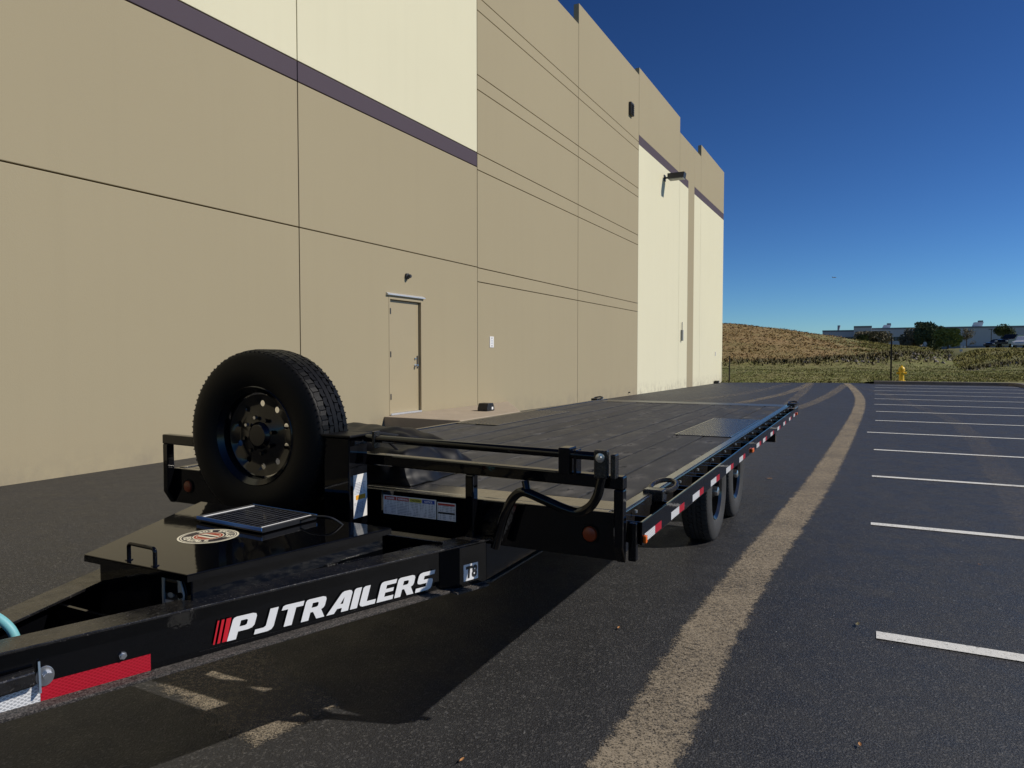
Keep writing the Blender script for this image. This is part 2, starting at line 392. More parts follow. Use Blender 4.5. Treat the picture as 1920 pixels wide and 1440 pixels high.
def tag(o, label, cat, group=None):
    o["label"] = label; o["category"] = cat
    if group: o["group"] = group
    return o
def thing(name, label, cat, loc=(0,0,0), rz=0.0, group=None):
    e = bpy.data.objects.new(name, None); e.empty_display_size = 0.2; COL.objects.link(e)
    e.location = loc; e.rotation_euler = (0, 0, rz)
    return tag(e, label, cat, group)
def structure(o): o["kind"] = "structure"; return o
def stuff(o): o["kind"] = "stuff"; return o
def copy_to(o, parent, loc=None, rot=None):
    c = o.copy(); COL.objects.link(c); c.parent = parent
    if loc is not None: c.location = loc
    if rot is not None: c.rotation_euler = rot
    for ch in list(o.children): copy_to(ch, c)
    return c
def fill_poly(loops):
    """flat mesh in XY from outer loop + holes"""
    bm = bmesh.new(); es = []
    for lp in loops:
        vs = [bm.verts.new((x, y, 0)) for x, y in lp]
        es += [bm.edges.new((vs[i], vs[(i+1) % len(vs)])) for i in range(len(vs))]
    bmesh.ops.triangle_fill(bm, use_beauty=True, use_dissolve=False, edges=es)
    bmesh.ops.recalc_face_normals(bm, faces=bm.faces[:])
    vs = [tuple(v.co) for v in bm.verts]; bm.verts.index_update()
    fs = [tuple(v.index for v in f.verts) for f in bm.faces]
    bm.free(); return vs, fs
def extrude_loops(loops, z0, z1):
    vs, fs = fill_poly(loops); n = len(vs)
    V = [(x, y, z0) for x, y, _ in vs]+[(x, y, z1) for x, y, _ in vs]
    F = [tuple(f) for f in fs]+[tuple(i+n for i in f) for f in fs]
    base = 0
    for lp in loops:
        m = len(lp)
        for i in range(m): F.append((base+i, base+(i+1) % m, n+base+(i+1) % m, n+base+i))
        base += m
    return V, F
def circ(cx, cy, r, n=20, ry=None): return [(cx+r*math.cos(2*math.pi*i/n), cy+(ry or r)*math.sin(2*math.pi*i/n)) for i in range(n)]
def text_mesh(s, size=1.0, bold=0.0):
    cu = bpy.data.curves.new("tx", 'FONT'); cu.body = s; cu.size = size; cu.offset = bold; cu.resolution_u = 3
    o = bpy.data.objects.new("tx", cu); COL.objects.link(o)
    dg = bpy.context.evaluated_depsgraph_get(); dg.update()
    me = bpy.data.meshes.new_from_object(o.evaluated_get(dg))
    bpy.data.objects.remove(o); bpy.data.curves.remove(cu)
    vs = [tuple(v.co) for v in me.vertices]; fs = [tuple(p.vertices) for p in me.polygons]
    bpy.data.meshes.remove(me); return vs, fs
def xf(vs, org, ex, ey, ez=(0,0,1)):
    org, ex, ey, ez = Vector(org), Vector(ex), Vector(ey), Vector(ez)
    return [org+ex*x+ey*y+ez*z for x, y, z in vs]

# ================================================================== SETTING
# ---- asphalt lot
def edge_v(u): return 39.0 + (5.35*min(1.0, -u/8.4) if u < 0 else 0.0)
us = [-9.0, -8.4]+[-8+i*0.8 for i in range(10)]+[0, 1, 2, 3, 4, 5, 5.62]
def grid_mesh(us, rows, zf):
    vs = []; fs = []; n = len(us)
    for j in range(rows+1):
        for u in us: vs.append(zf(u, j/rows))
    for j in range(rows):
        for i in range(n-1): fs.append((j*n+i, j*n+i+1, (j+1)*n+i+1, (j+1)*n+i))
    return vs, fs
def lotf(u, t):
    v = -14+t*(edge_v(u)+14); return site(u, v, lot_z(u, v))
vs, fs = grid_mesh(us, 60, lotf)
me = bpy.data.meshes.new("asphalt_lot"); me.from_pydata(vs, [], fs)
lot = structure(obj_from(me, "asphalt_lot", "asphalt", smooth=True))

# stall lines
for i in range(14):
    v = 4.10+(i-1)*2.74
    if v > 38.2: break
    u0 = -0.12 if i == 5 else random.uniform(-0.02, 0.04)
    m = MB(); N = 12; w = 0.052
    for j in range(N+1):
        u = u0+(5.55-u0)*j/N
        for sgn in (-1, 1): m.v.append(tuple(site(u, v+sgn*w+random.uniform(-.004, .004), lot_z(u, v)+0.005)))
    m.f = [(2*j, 2*j+2, 2*j+3, 2*j+1) for j in range(N)]
    m.build("parking_line", "line_paint", lot)

# dust tracks
def track(pts, w0, w1, name="dust_track", lift=0.004, strength=1.0, fade=True):
    P = []; n = len(pts)
    for i in range(n-1):
        p0, p1, p2, p3 = pts[max(i-1,0)], pts[i], pts[i+1], pts[min(i+2,n-1)]
        for k in range(8):
            t = k/8
            P.append(tuple(0.5*((2*p1[d])+(-p0[d]+p2[d])*t+(2*p0[d]-5*p1[d]+4*p2[d]-p3[d])*t*t+(-p0[d]+3*p1[d]-3*p2[d]+p3[d])*t**3) for d in (0, 1)))
    P.append(pts[-1]); m = MB(); uvs = []
    NP = len(P)
    for i, (u, v) in enumerate(P):
        a = P[max(i-1,0)]; b = P[min(i+1,NP-1)]; dx, dy = b[0]-a[0], b[1]-a[1]; L = math.hypot(dx, dy) or 1
        nx, ny = dy/L, -dx/L; w = w0+(w1-w0)*i/(NP-1)
        for q in (-1, 0, 1): m.v.append(tuple(site(u+nx*w*q, v+ny*w*q, lot_z(u, v)+lift)))
    for i in range(NP-1):
        for q in (0, 1): m.f.append((3*i+q, 3*i+q+1, 3*i+q+4, 3*i+q+3))
    o = m.build(name, "dust", lot)
    uvl = o.data.uv_layers.new(name="UVMap")
    for lp in o.data.loops:
        vi = lp.vertex_index; i = vi//3; t = i/(NP-1)
        f = strength*(min(1, t/0.06+0.05)*min(1, (1-t)/0.06+0.05) if fade else 1)
        uvl.data[lp.index].uv = ((vi % 3)*0.5, f)
    return o
track([(-0.9, 0.2), (-0.78, 1.6), (-0.735, 2.6), (-0.745, 3.5), (-0.725, 4.7), (-0.645, 6.6), (-0.54, 9.4), (-0.44, 15), (-0.375, 21), (-0.44, 26), (-0.72, 31.5), (-1.25, 38.9)], 0.175, 0.19, lift=0.0042, strength=0.95, fade=False)
track([(-4.6, 17), (-3.5, 24), (-3.0, 29.5), (-2.95, 36.5), (-3.0, 40.3)], 0.20, 0.26, lift=0.0052, strength=0.68)
track([(-2.2, 20), (-2.35, 24.5), (-2.5, 29.5), (-2.8, 36.5), (-3.0, 40.2)], 0.16, 0.3, lift=0.0062, strength=0.55)
track([(-2.8, 13), (-1.85, 21), (-1.42, 28.5), (-1.25, 38.5)], 0.18, 0.25, lift=0.0072, strength=0.62)
track([(-1.2, 38.4), (-0.8, 35), (0.0, 30.9), (1.05, 22.9), (1.55, 18.4), (1.55, 14), (1.42, 10.9), (1.3, 8.0), (1.25, 5.8)], 0.16, 0.26, lift=0.0082, strength=0.38)
track([(-5.6, 22), (-4.6, 28), (-4.1, 35), (-4.0, 40)], 0.2, 0.4, lift=0.0056, strength=0.45)
track([(-3.9, 2.6), (-3.0, 2.35), (-2.55, 2.2), (-2.2, 2.1), (-1.95, 2.05)], 0.34, 0.26, lift=0.0048, strength=0.8)

# ---- kerb
def strip(path, prof, name, mat):
    m = MB(); n = len(prof)
    for i, (u, v) in enumerate(path):
        a = path[max(i-1,0)]; b = path[min(i+1,len(path)-1)]; dx, dy = b[0]-a[0], b[1]-a[1]; L = math.hypot(dx, dy)
        nx, ny = -dy/L, dx/L
        for (o_, h) in prof: m.v.append(tuple(site(u+nx*o_, v+ny*o_, lot_z(min(u, 5.6), min(v, 39))+h)))
    for i in range(len(path)-1):
        for j in range(n-1): m.f.append((i*n+j, i*n+j+1, (i+1)*n+j+1, (i+1)*n+j))
    for e in (0, len(path)-1): m.f.append(tuple(e*n+j for j in range(n)))
    return m.build(name, mat, bevel=0.012)
kp = [(-0.05, 38.75), (1, 38.75), (2, 38.75), (3, 38.75), (4, 38.75), (5.0, 38.75), (5.35, 38.65), (5.55, 38.4), (5.62, 38.0)]+[(5.62, 37.5-2*i) for i in range(26)]
structure(strip(kp, [(0.0, -0.1), (0.02, 0.14), (0.16, 0.15), (0.17, -0.1)], "kerb", "kerb_concrete"))

# ---- field, hill, ground to the horizon
def interp(x, tab):
    for (a, b), (c, d) in zip(tab, tab[1:]):
        if x <= c: return b+(d-b)*max(0, (x-a)/(c-a))
    return tab[-1][1]
FT = [(-100, 0.12), (30, 0.14), (38, 0.17), (45, 0.32), (55, 0.62), (62, 1.05), (76, 1.95), (92, 2.45), (130, 2.9), (300, 3.0), (3000, 3.0)]
def field_z(X, Y):
    u, v = to_site(X, Y)
    z = interp(Y, FT)
    z += 3.35*sstep(56, 96, Y)*(1-sstep(26, 57, X*95/max(60, Y)))*(1-sstep(150, 260, Y))
    # rough mound of spoil
    if 46 < Y < 72:
        for (mx, my, mh, sx_, sy_) in ((26, 57, .55, 3.0, 2.2), (31, 58, .75, 2.6, 2.2), (34.5, 59, .6, 3.0, 2.0), (38, 60, .55, 3, 2), (20, 57, .35, 4, 2)):
            z += mh*math.exp(-((X-mx)/sx_)**2-((Y-my)/sy_)**2)
    if Y > 40: z += 0.16*mn.noise(Vector((X*0.32, Y*0.32, 0)))*min(1, (Y-40)/15)+0.3*mn.noise(Vector((X*0.07, Y*0.07, 3)))*min(1, (Y-45)/25) if Y > 45 else 0
    d = (v-edge_v(u)) if u < 5.7 else (u-5.7)
    if u < -8.4: d = v-44.5
    edge = lot_z(min(u, 5.6), min(v, 44)) + (0.125 if u > -0.2 else 0.01)
    return edge+(z-edge)*sstep(0.0, 7.0, d) if d < 7 else z
su = sorted(set([-70, -55, -40, -30, -22, -16, -12, -9.5, -8.4]+[-8+i*0.8 for i in range(10)]+[-0.06, 0.5]+[1+i*0.75 for i in range(7)]+[5.8, 6.5, 8, 10, 12, 14, 17, 20, 24, 28, 33, 38, 44, 50, 60, 75, 95, 120, 150]))
def fieldf(u, t):
    v0 = (edge_v(u) if u < -0.06 else 38.9)-0.02
    if u < -8.4: v0 = 44.4
    v = v0+280*(t**2.2)
    P = site(u, v); return Vector((P.x, P.y, field_z(P.x, P.y)))
vs, fs = grid_mesh(su, 90, fieldf)
sr = [5.76, 6.4, 8, 10, 13, 17, 22, 30, 45, 70, 110, 170]
def rightf(u, t):
    v = -40+t*78.85; P = site(u, v); return Vector((P.x, P.y, field_z(P.x, P.y)))
v2, f2 = grid_mesh(sr, 50, rightf); o_ = len(vs)
vs += v2; fs += [tuple(i+o_ for i in f) for f in f2]
me = bpy.data.meshes.new("grass_field"); me.from_pydata(vs, [], fs)
structure(obj_from(me, "grass_field", "turf_soil", smooth=True))
m = MB(); R_ = 3000
m.v = [(x, y, -0.5) for y in (-R_, 0, R_) for x in (-R_, 0, R_)]
m.f = [(0,1,4,3),(1,2,5,4),(3,4,7,6),(4,5,8,7)]
structure(m.build("ground", "turf_soil"))

# grass blades (one object per kind of cover)
def blades(name, n, area, h0, h1, wd, mat, keep=None, lean=0.5):
    V = []; F = []; c = 0
    while c < n:
        X, Y = area()
        u, v = to_site(X, Y)
        if (u < 5.85 and u > -8.4 and v < edge_v(u)+0.04) or (u <= -8.4 and v < 44.6) or (u > -0.2 and u < 5.85 and v < 38.98): c += 0.2; continue
        if keep and not keep(X, Y): c += 0.3; continue
        z = field_z(X, Y); c += 1
        for _ in range(3):
            a = random.uniform(0, 6.283); h = random.uniform(h0, h1); w = wd*random.uniform(.6, 1.3)
            bx, by = X+random.gauss(0, wd*2.5), Y+random.gauss(0, wd*2.5)
            dx, dy = math.cos(a)*w, math.sin(a)*w; lx, ly = random.gauss(0, lean)*h, random.gauss(0, lean)*h
            i = len(V); V += [(bx-dx, by-dy, z-.02), (bx+dx, by+dy, z-.02), (bx+lx, by+ly, z+h)]; F.append((i, i+1, i+2))
    me = bpy.data.meshes.new(name); me.from_pydata(V, [], F)
    o = stuff(obj_from(me, name, mat, fix=False))
    me.polygons.foreach_set("use_smooth", [True]*len(me.polygons))
    nr = rng.normal(0, 0.28, (len(V)//3, 3)); nr[:, 2] = 1.0; nr /= np.linalg.norm(nr, axis=1)[:, None]
    me.normals_split_custom_set_from_vertices(np.repeat(nr, 3, axis=0).tolist())   # blades light like the sward they stand in
    return o
def cone_area(y0, y1, t0=0.26, t1=0.78, pw=1.0):
    def f():
        Y = y0+(y1-y0)*random.random()**pw; return random.uniform(t0, t1)*Y, Y
    return f
b = blades("mown_grass", 22000, cone_area(34, 62, pw=1.2), 0.02, 0.07, 0.03, "grass_green", lean=1.0)
tag(b, "mown green verge grass beyond the kerb of the lot", "grass")
hillmask = lambda X, Y: X < 31+(Y-56)*.35+5*mn.noise(Vector((X*.2, Y*.2, 1)))
b = blades("dry_grass", 4500, cone_area(57, 103, 0.26, 0.52), 0.05, 0.18, 0.06, "grass_dry", hillmask, 1.5)
tag(b, "dry brown grass covering the hill", "grass")
b = blades("weeds", 11000, cone_area(58, 92, 0.36, 0.80), 0.06, 0.24, 0.05, "grass_weedy", lambda X, Y: not hillmask(X, Y) and random.random() < sstep(57, 64, Y+6*mn.noise(Vector((X*.15, Y*.15, 7))))*(0.25+0.75*sstep(-.15, .15, mn.noise(Vector((X*.1, Y*.1, 9))))), 0.8)
tag(b, "tall green weeds across the rising field", "weeds")
def moundarea():
    mx, my = random.choice(((26, 57), (31, 57.5), (34.5, 58.5), (38, 59.5), (20, 56.5), (23, 56.5), (29, 57), (42, 61)))
    return random.gauss(mx, 1.8), random.gauss(my, 0.9)
b = blades("spoil_weeds", 1100, moundarea, 0.10, 0.36, 0.06, "weed_dark", None, 0.5)
tag(b, "dark weeds and brush on the heap of spoil", "brush")
V = []; F = []
for _ in range(240):
    mx, my = random.choice(((31, 57.2), (34.5, 57.8), (36, 58), (42, 60.5), (27, 56.4)))
    X, Y = random.gauss(mx, 1.7), random.gauss(my, .8); z = field_z(X, Y); r = random.uniform(.06, .24)
    i = len(V); pts = [Vector((random.gauss(0,1), random.gauss(0,1), random.gauss(0,1))).normalized() for _ in range(1)]
    q = [(1,0,0),(0,1,0),(-1,0,0),(0,-1,0),(0,0,.8),(0,0,-.8)]
    V += [(X+a*r*random.uniform(.6,1.3), Y+b_*r*random.uniform(.6,1.3), z+c*r*random.uniform(.6,1.2)) for a, b_, c in q]
    F += [(i+a, i+b_, i+c) for a, b_, c in ((0,1,4),(1,2,4),(2,3,4),(3,0,4),(1,0,5),(2,1,5),(3,2,5),(0,3,5))]
me = bpy.data.meshes.new("rubble"); me.from_pydata(V, [], F)
tag(stuff(obj_from(me, "rubble", "stone_rubble", fix=False)), "broken rubble on the spoil heap", "rubble")

# ================================================================== WAREHOUSE
bw = thing("warehouse_building", "tan and cream tilt-up concrete warehouse with plum band", "building", site(WALL, 0, 0), -TH_S)
# local x = out of wall (+), y = along wall, z up ; wall face at x = 0
JO = [-15.5, -9.5, -3.5, 2.55, 8.80, 14.625, 20.98, 27.32, 33.85, 38.43, 44.77]
TOPS = [11.78, 11.78, 11.78, 11.78, 11.78, 11.78, 12.41, 12.70, 12.05, 12.62]
TOPS = [11.78, 11.78, 11.78, 11.78, 11.78, 11.78, 12.42, 12.71, 12.02, 12.63]
g = 0.009
def slab(y0, y1, z0, z1, mat, name="wall_panel", x0=-0.18, x1=0.0): 
    return MB().box(x0, x1, y0, y1, z0, z1).build(name, mat, bw, bevel=0.008)
DY0, DY1, DZ0, DZ1 = 11.22, 12.27, 0.30, 2.56
for i in range(10):
    y0, y1, tp = JO[i]+g, JO[i+1]-g, TOPS[i]
    if i <= 4:
        if i == 4:   # bay with the door opening
            V, F = extrude_loops([[(y0, -.5), (y1, -.5), (y1, 3.55-g), (y0, 3.55-g)], [(DY0-.04, DZ0-.01), (DY1+.04, DZ0-.01), (DY1+.04, DZ1+.04), (DY0-.04, DZ1+.04)]], -.18, 0.0)
            MB().add([(z, x, y) for x, y, z in V], F).build("wall_panel", "tan_paint", bw)
        else: slab(y0, y1, -0.5, 3.55-g, "tan_paint")
        for z0, z1, mt in ((3.55, 5.89, "tan_paint"), (5.89, 6.22, "plum_paint"), (6.22, tp, "cream_paint")):
            slab(y0, y1, z0+g, z1-g if z1 < tp else z1, mt)
    elif i <= 6:
        zs = [-0.5, 3.21, 3.54, 5.83, 6.21, 7.69, 8.03, 9.51, 9.83, tp]
        for z0, z1 in zip(zs, zs[1:]):
            slab(y0, y1, z0+g, z1-g if z1 < tp else z1, "tan_paint")
    else:
        cuts = [(y0, y1, True)]
        if i == 8: cuts = [(y0, 35.60, True), (35.60, 36.92, False), (36.92, y1, True)]
        for a, b_, cream in cuts:
            a2, b2 = a+(0.001 if a > y0 else 0), b_-(0.001 if b_ < y1 else 0)
            if cream:
                slab(a2, b2, -0.5, 9.75, "cream_paint"); slab(a2, b2, 9.751, 10.12, "plum_paint"); slab(a2, b2, 10.121, tp, "tan_paint")
            else: slab(a2, b2, -0.5, tp, "tan_paint")
MB().box(-0.30, -0.145, JO[0], JO[-1]-0.02, -0.5, 11.3).build("wall_core", "joint_dark", bw)
MB().box(-30, -0.18, JO[-1]-0.25, JO[-1], -0.5, 12.0).build("end_wall", "tan_paint", bw)
MB().box(-30, -0.3, JO[0], JO[-1]-0.26, 11.0, 11.25).build("roof", "roof_grey", bw)
# door
dr = MB().box(-0.10, -0.055, DY0+.012, DY1-.012, DZ0+.03, DZ1-.01).build("door", "door_paint", bw, bevel=0.003)
fr = MB(); fr.box(-0.14, 0.006, DY0-.039, DY0, DZ0, DZ1+.039); fr.box(-0.14, 0.006, DY1, DY1+.039, DZ0, DZ1+.039); fr.box(-0.14, 0.006, DY0+.0004, DY1-.0004, DZ1, DZ1+.039)
fr.build("door_frame", "door_paint", bw, bevel=0.003)
MB().box(-0.14, 0.02, DY0, DY1, DZ0-.005, DZ0+.028).build("threshold", "galv_strip", bw, bevel=.003)
for z in (0.60, 1.43, 2.27): MB().box(-0.056, 0.012, DY0-.012, DY0+.018, z, z+.115).build("hinge", "bronze_metal", dr)
cp = MB(); cp.add([(0.004, DY0-.12, 2.685), (0.004, DY1+.10, 2.685), (0.05, DY0-.12, 2.655), (0.05, DY1+.10, 2.655), (0.05, DY0-.12, 2.638), (0.05, DY1+.10, 2.638), (0.004, DY0-.12, 2.632), (0.004, DY1+.10, 2.632)],
                  [(0,1,3,2),(2,3,5,4),(4,5,7,6),(0,2,4,6),(1,7,5,3),(0,6,7,1)])
cp.build("drip_cap", "galv_strip", bw)
kn = MB(); kn.lathe([(0.0, 0.075), (0.022, 0.072), (0.03, 0.055), (0.022, 0.038), (0.012, 0.03), (0.012, 0.005), (0.032, 0.004), (0.032, -0.004)], 20, 'X', (-0.05, 12.13, 1.26)); kn.build("door_knob", "steel", dr, smooth=True)
kn = MB(); kn.lathe([(0.0, 0.02), (0.02, 0.018), (0.026, 0.0)], 20, 'X', (-0.05, 12.13, 1.40)); kn.build("deadbolt", "steel", dr, smooth=True)
MB().box(-0.055, -0.045, 12.19, 12.225, 1.20, 1.46).build("latch_guard", "bronze_metal", dr)
# bell above the door
bl = MB(); bl.lathe([(0.0, 0.11), (0.03, 0.11), (0.038, 0.095), (0.038, 0.05), (0.058, 0.045), (0.062, 0.0)], 24, 'X', (0.0, 11.77, 3.05)); bl.build("alarm_bell", "bronze_metal", bw, smooth=True)
# wall lights
lp = MB(); lp.box(0.0, 0.03, 31.0, 31.25, 9.14, 9.40); lp.box(0.03, 0.2, 31.09, 31.16, 9.24, 9.31)
lm = lp.build("wall_lamp", "bronze_metal", bw)
MB().add([(0.18, 30.92, 9.19), (0.18, 31.33, 9.19), (0.88, 30.92, 9.19), (0.88, 31.33, 9.19), (0.18, 30.92, 9.42), (0.18, 31.33, 9.42), (0.92, 30.92, 9.42), (0.92, 31.33, 9.42)],
         [(0,2,3,1),(4,5,7,6),(0,1,5,4),(2,6,7,3),(0,4,6,2),(1,3,7,5)]).build("lamp_housing", "bronze_metal", lm, bevel=.01)
MB().box(0.22, 0.86, 30.95, 31.30, 9.155, 9.188).build("lamp_lens", "lamp_grey", lm)
lv = MB(); lv.box(0.0, 0.10, 26.02, 26.38, 10.52, 10.98); bx = lv.build("vent_louvre", "bronze_metal", bw, bevel=.006)
for k_ in range(5): MB().add([(0.10, 26.05, 10.57+k_*.08), (0.10, 26.35, 10.57+k_*.08), (0.135, 26.05, 10.55+k_*.08), (0.135, 26.35, 10.55+k_*.08), (0.10, 26.05, 10.60+k_*.08), (0.10, 26.35, 10.60+k_*.08)], [(0,2,3,1),(2,4,5,3),(0,1,5,4),(0,4,2),(1,3,5)]).build("slat", "bronze_metal", bx)
# scuppers / hose bib / outlets
MB().box(0.0, 0.03, 42.6, 42.72, 1.48, 1.72).build("outlet_cover", "white_plastic", bw, bevel=.004)
pb = MB().box(0.0, 0.10, 34.30, 34.46, 2.20, 2.72).build("meter_box", "lamp_grey", bw, bevel=.008)
MB().cyl((0.05, 34.38, 2.72), (0.05, 34.38, 3.1), 0.02).build("conduit", "lamp_grey", pb)
for y_, z_ in ((14.42, 0.10), (26.2, 0.07)): MB().cyl((0.0, y_, z_), (0.07, y_, z_), 0.025).build("weep_pipe", "bronze_metal", bw)
# wall sign (white, two bolts, faint print)
sg = thing("wall_sign", "small white sign bolted to the tan wall right of the door", "sign", site(WALL, 15.31, 1.80), -TH_S)
MB().box(0.001, 0.012, -0.10, 0.10, -0.135, 0.135).build("sign_plate", "white_plastic", sg, bevel=.002)
for z in (-.095, .095): MB().lathe([(0, .008), (.014, .006), (.016, 0)], 12, 'X', (.012, 0, z)).build("bolt", "bronze_metal", sg)
for z in (-.045, -.005, .035): MB().box(0.0125, 0.0132, -.05, .05, z, z+.012).build("faint_print", "far_wall", sg)
# stoop
st = thing("concrete_stoop", "tan concrete stoop below the grey metal door", "stoop", site(WALL, 0, 0), -TH_S)
MB().prism([(0.001, 11.0), (1.75, 10.95), (1.75, 13.4), (0.001, 16.2)], -0.2, 0.292).build("slab", "concrete", st, bevel=.02)
# bait stations
def bait(label, y, x, z):
    e = thing("bait_station", label, "bait box", site(WALL+x, y, z), -TH_S, "black bait boxes along the wall")
    m = MB(); m.prism([(-.16, 0), (.16, 0), (.16, .06), (.11, .165), (-.11, .165), (-.16, .06)], -.12, .12)
    m.v = [(vx*1.0 if False else vz, vx, vy) for vx, vy, vz in m.v]
    b_ = m.build("case", "black_plastic", e, bevel=.012)
    MB().box(-.06, .06, -.165, -.155, .0, .05).build("entry_hole", "letter_black", e)
    MB().box(.121, .123, .03, .10, .03, .085).build("sticker", "white_plastic", b_)
bait("black bait box on the ground near the door stoop", 13.15, 1.05, 0.293)
bait("far black bait box at the far corner of the warehouse", 42.4, 0.16, lot_z(-8.2, 42.4))

# ================================================================== TRAILER
tr = thing("flatbed_trailer", "long black flatbed deckover trailer with tongue toolbox and spare tyre", "trailer", T_ORG, -TH_T)
P = "trailer_paint"
# --- planks
DZ = 0.850
PW = 0.1815
NB = 12
for i in range(NB):
    u0 = -1.186+i*(2.372/NB)
    dz = random.uniform(-.003, .003)
    MB().box(u0+.009+random.uniform(-.004, .003), u0+2.372/NB-.009, 0.268, 6.44, DZ-.04+dz, DZ+dz).build("plank", "deck_board", tr, bevel=.0015)
# --- steel edging
for s_ in (-1, 1):
    a, b_ = sorted((s_*1.19, s_*1.245))
    MB().box(a, b_, 0.05, 7.02, 0.69, DZ+.004).build("side_rail", "tread_steel", tr, bevel=.004)
    MB().box(*sorted((s_*1.193, s_*1.236)), 0.08, 6.45, DZ+.0045, DZ+.0075).build("edge_strip", "plate_steel", tr, bevel=.001)
MB().box(-1.188, 1.188, 0.104, 0.262, DZ-.05, DZ+.003).build("front_sill", "sill_steel", tr, bevel=.003)
fp = MB().box(-1.25, 1.25, 0.045, 0.060, 0.672, DZ+.004).build("front_plate", P, tr, bevel=.003)
MB().box(-1.188, 1.188, 0.0605, 0.096, DZ-.02, DZ+.003).build("front_lip", "sill_steel", tr, bevel=.002)
# rear tail: steel knife-edge beaver
MB().add([(-1.188, 6.45, DZ+.003), (1.188, 6.45, DZ+.003), (-1.188, 7.05, DZ-.012), (1.188, 7.05, DZ-.012), (-1.188, 6.45, DZ-.10), (1.188, 6.45, DZ-.10), (-1.188, 7.05, DZ-.04), (1.188, 7.05, DZ-.04)],
         [(0,1,3,2),(4,6,7,5),(0,4,5,1),(2,3,7,6),(0,2,6,4),(1,5,7,3)]).build("tail_plate", "tail_steel", tr, bevel=.003)
# --- tread plates over the tyres
lo = MB()
def lozenge(m, x, y, z, L, w, h, ang):
    ca, sa = math.cos(ang), math.sin(ang)
    q = [(-L, 0, 0), (0, -w, 0), (L, 0, 0), (0, w, 0), (-L*.4, 0, h), (L*.4, 0, h)]
    m.add([(x+a*ca-b_*sa, y+a*sa+b_*ca, z+c) for a, b_, c in q], [(0,1,4),(1,5,4),(1,2,5),(2,3,5),(3,4,5),(3,0,4)])
for s_ in (-1, 1):
    a, b_ = sorted((s_*0.765, s_*1.187)); v0, v1 = (2.84, 4.42) if s_ > 0 else (2.90, 4.55)
    pl = MB().box(a, b_, v0, v1, DZ+.0035, DZ+.0085).build("tread_plate", "plate_steel", tr, bevel=.002)
    m = MB(); nx, ny = 22, 78
    for i in range(nx):
        for j in range(ny):
            lozenge(m, a+.02+(b_-a-.04)*i/(nx-1), v0+.02+(v1-v0-.04)*j/(ny-1), DZ+.0084, .0105, .0034, .0014, rad(45 if (i+j) % 2 else -45))
    stuff(m.build("tread_pattern", "plate_steel", pl))
# --- front frame
FT_ = 1.020
rl_ = MB().box(-1.265, 1.265, 0.0, 0.05, FT_-.05, FT_); rl_.v = [(x, y, z-.014*x) for x, y, z in rl_.v]; rl_.build("top_rail", P, tr, bevel=.006)
for s_ in (-1, 1):
    a, b_ = sorted((s_*1.2265, s_*1.2645))
    m = MB(); m.add([(a, 0.002, .735), (b_, 0.002, .735), (a, .044, .668), (b_, .044, .668), (a, .044, FT_-.0505-.014*a), (b_, .044, FT_-.0505-.014*b_), (a, .002, FT_-.0505-.014*a), (b_, .002, FT_-.0505-.014*b_)],
                    [(0,2,3,1),(2,4,5,3),(4,6,7,5),(0,1,7,6),(0,6,4,2),(1,3,5,7)])
    m.build("frame_post", P, tr, bevel=.005)
    MB().box(*sorted((s_*1.2655, s_*1.297)), .062, .088, .672, .818).build("end_channel", P, tr, bevel=.004)
    MB().box(*sorted((s_*.585, s_*.625)), .004, .044, .70, FT_-.0505-.014*s_*.61).build("middle_post", P, tr, bevel=.005)
    cx = s_*1.12
    l_ = MB(); l_.lathe([(0, -.013), (.018, -.012), (.026, -.010), (.029, -.006), (.031, 0.0)], 24, 'Y', (cx, .043, .765)); l_.build("marker_light", "amber_shaded", tr, smooth=True)
    MB().lathe([(.031, -.004), (.036, -.004), (.038, .002)], 24, 'Y', (cx, .0425, .765)).build("light_grommet", "rubber", tr, smooth=True)
# --- rub rails with stake pockets, tape, lights
tape = []
for s_ in (-1, 1):
    a, b_ = sorted((s_*1.300, s_*1.310))
    rr = MB().box(a, b_, 0.10, 7.05, 0.728, 0.818).build("rub_rail", P, tr, bevel=.002)
    v = 0.12; 
    while v < 7.0:
        MB().box(*sorted((s_*1.2455, s_*1.2995)), v, v+.010, .728, .812).build("stake_pocket", P, tr)
        MB().box(*sorted((s_*1.2455, s_*1.2995)), v+.10, v+.110, .728, .812).build("stake_pocket", P, tr)
        MB().cyl((s_*1.262, v+.055, .835), (s_*1.262, v+.055, .846), .006, 8).build("weld_stud", "zinc", tr)
        v += 0.41 if v > .2 else .33
    if s_ > 0:
        ts = [0.13, 0.545, 0.975, 1.43, 1.91, 2.41, 3.25, 3.63, 4.15, 4.70, 5.25, 5.85, 6.4]
        for t0 in ts:
            L = 0.15 if t0 < .9 else .16
            MB().box(b_+.0003, b_+.0013, t0, t0+L-.001, .734, .767).build("tape_strip", "tape_white", rr)
            MB().box(b_+.0003, b_+.0013, t0+L, t0+L+.10, .734, .767).build("tape_strip", "tape_red", rr)
        for v in (0.115, 2.98, 6.75):
            MB().box(b_+.0003, b_+.014, v-.03 if v > 1 else v-.010, v+.05 if v > 1 else v+.012, .735, .765).build("side_marker", "amber_lens", rr, bevel=.004)
# D-ring / strap hooks on the rail
def dring(u, v, name="tie_ring", mat="chipped_paint"):
    m = MB(); pts = [(u+.055*math.cos(t), v+.11+.075*math.sin(t)*1.2, DZ+.02+.012*math.sin(t)) for t in [math.pi*2*k_/18 for k_ in range(19)]]
    m.tube(pts, .011, 8, cap=False); o = m.build(name, mat, tr, smooth=True)
    MB().box(u-.06, u+.03, v-.02, v+.05, DZ-.03, DZ+.022).build("ring_clip", mat, o, bevel=.006)
dring(1.26, 0.50); dring(1.26, 6.80); dring(-1.26, 6.72); dring(-1.26, .5)
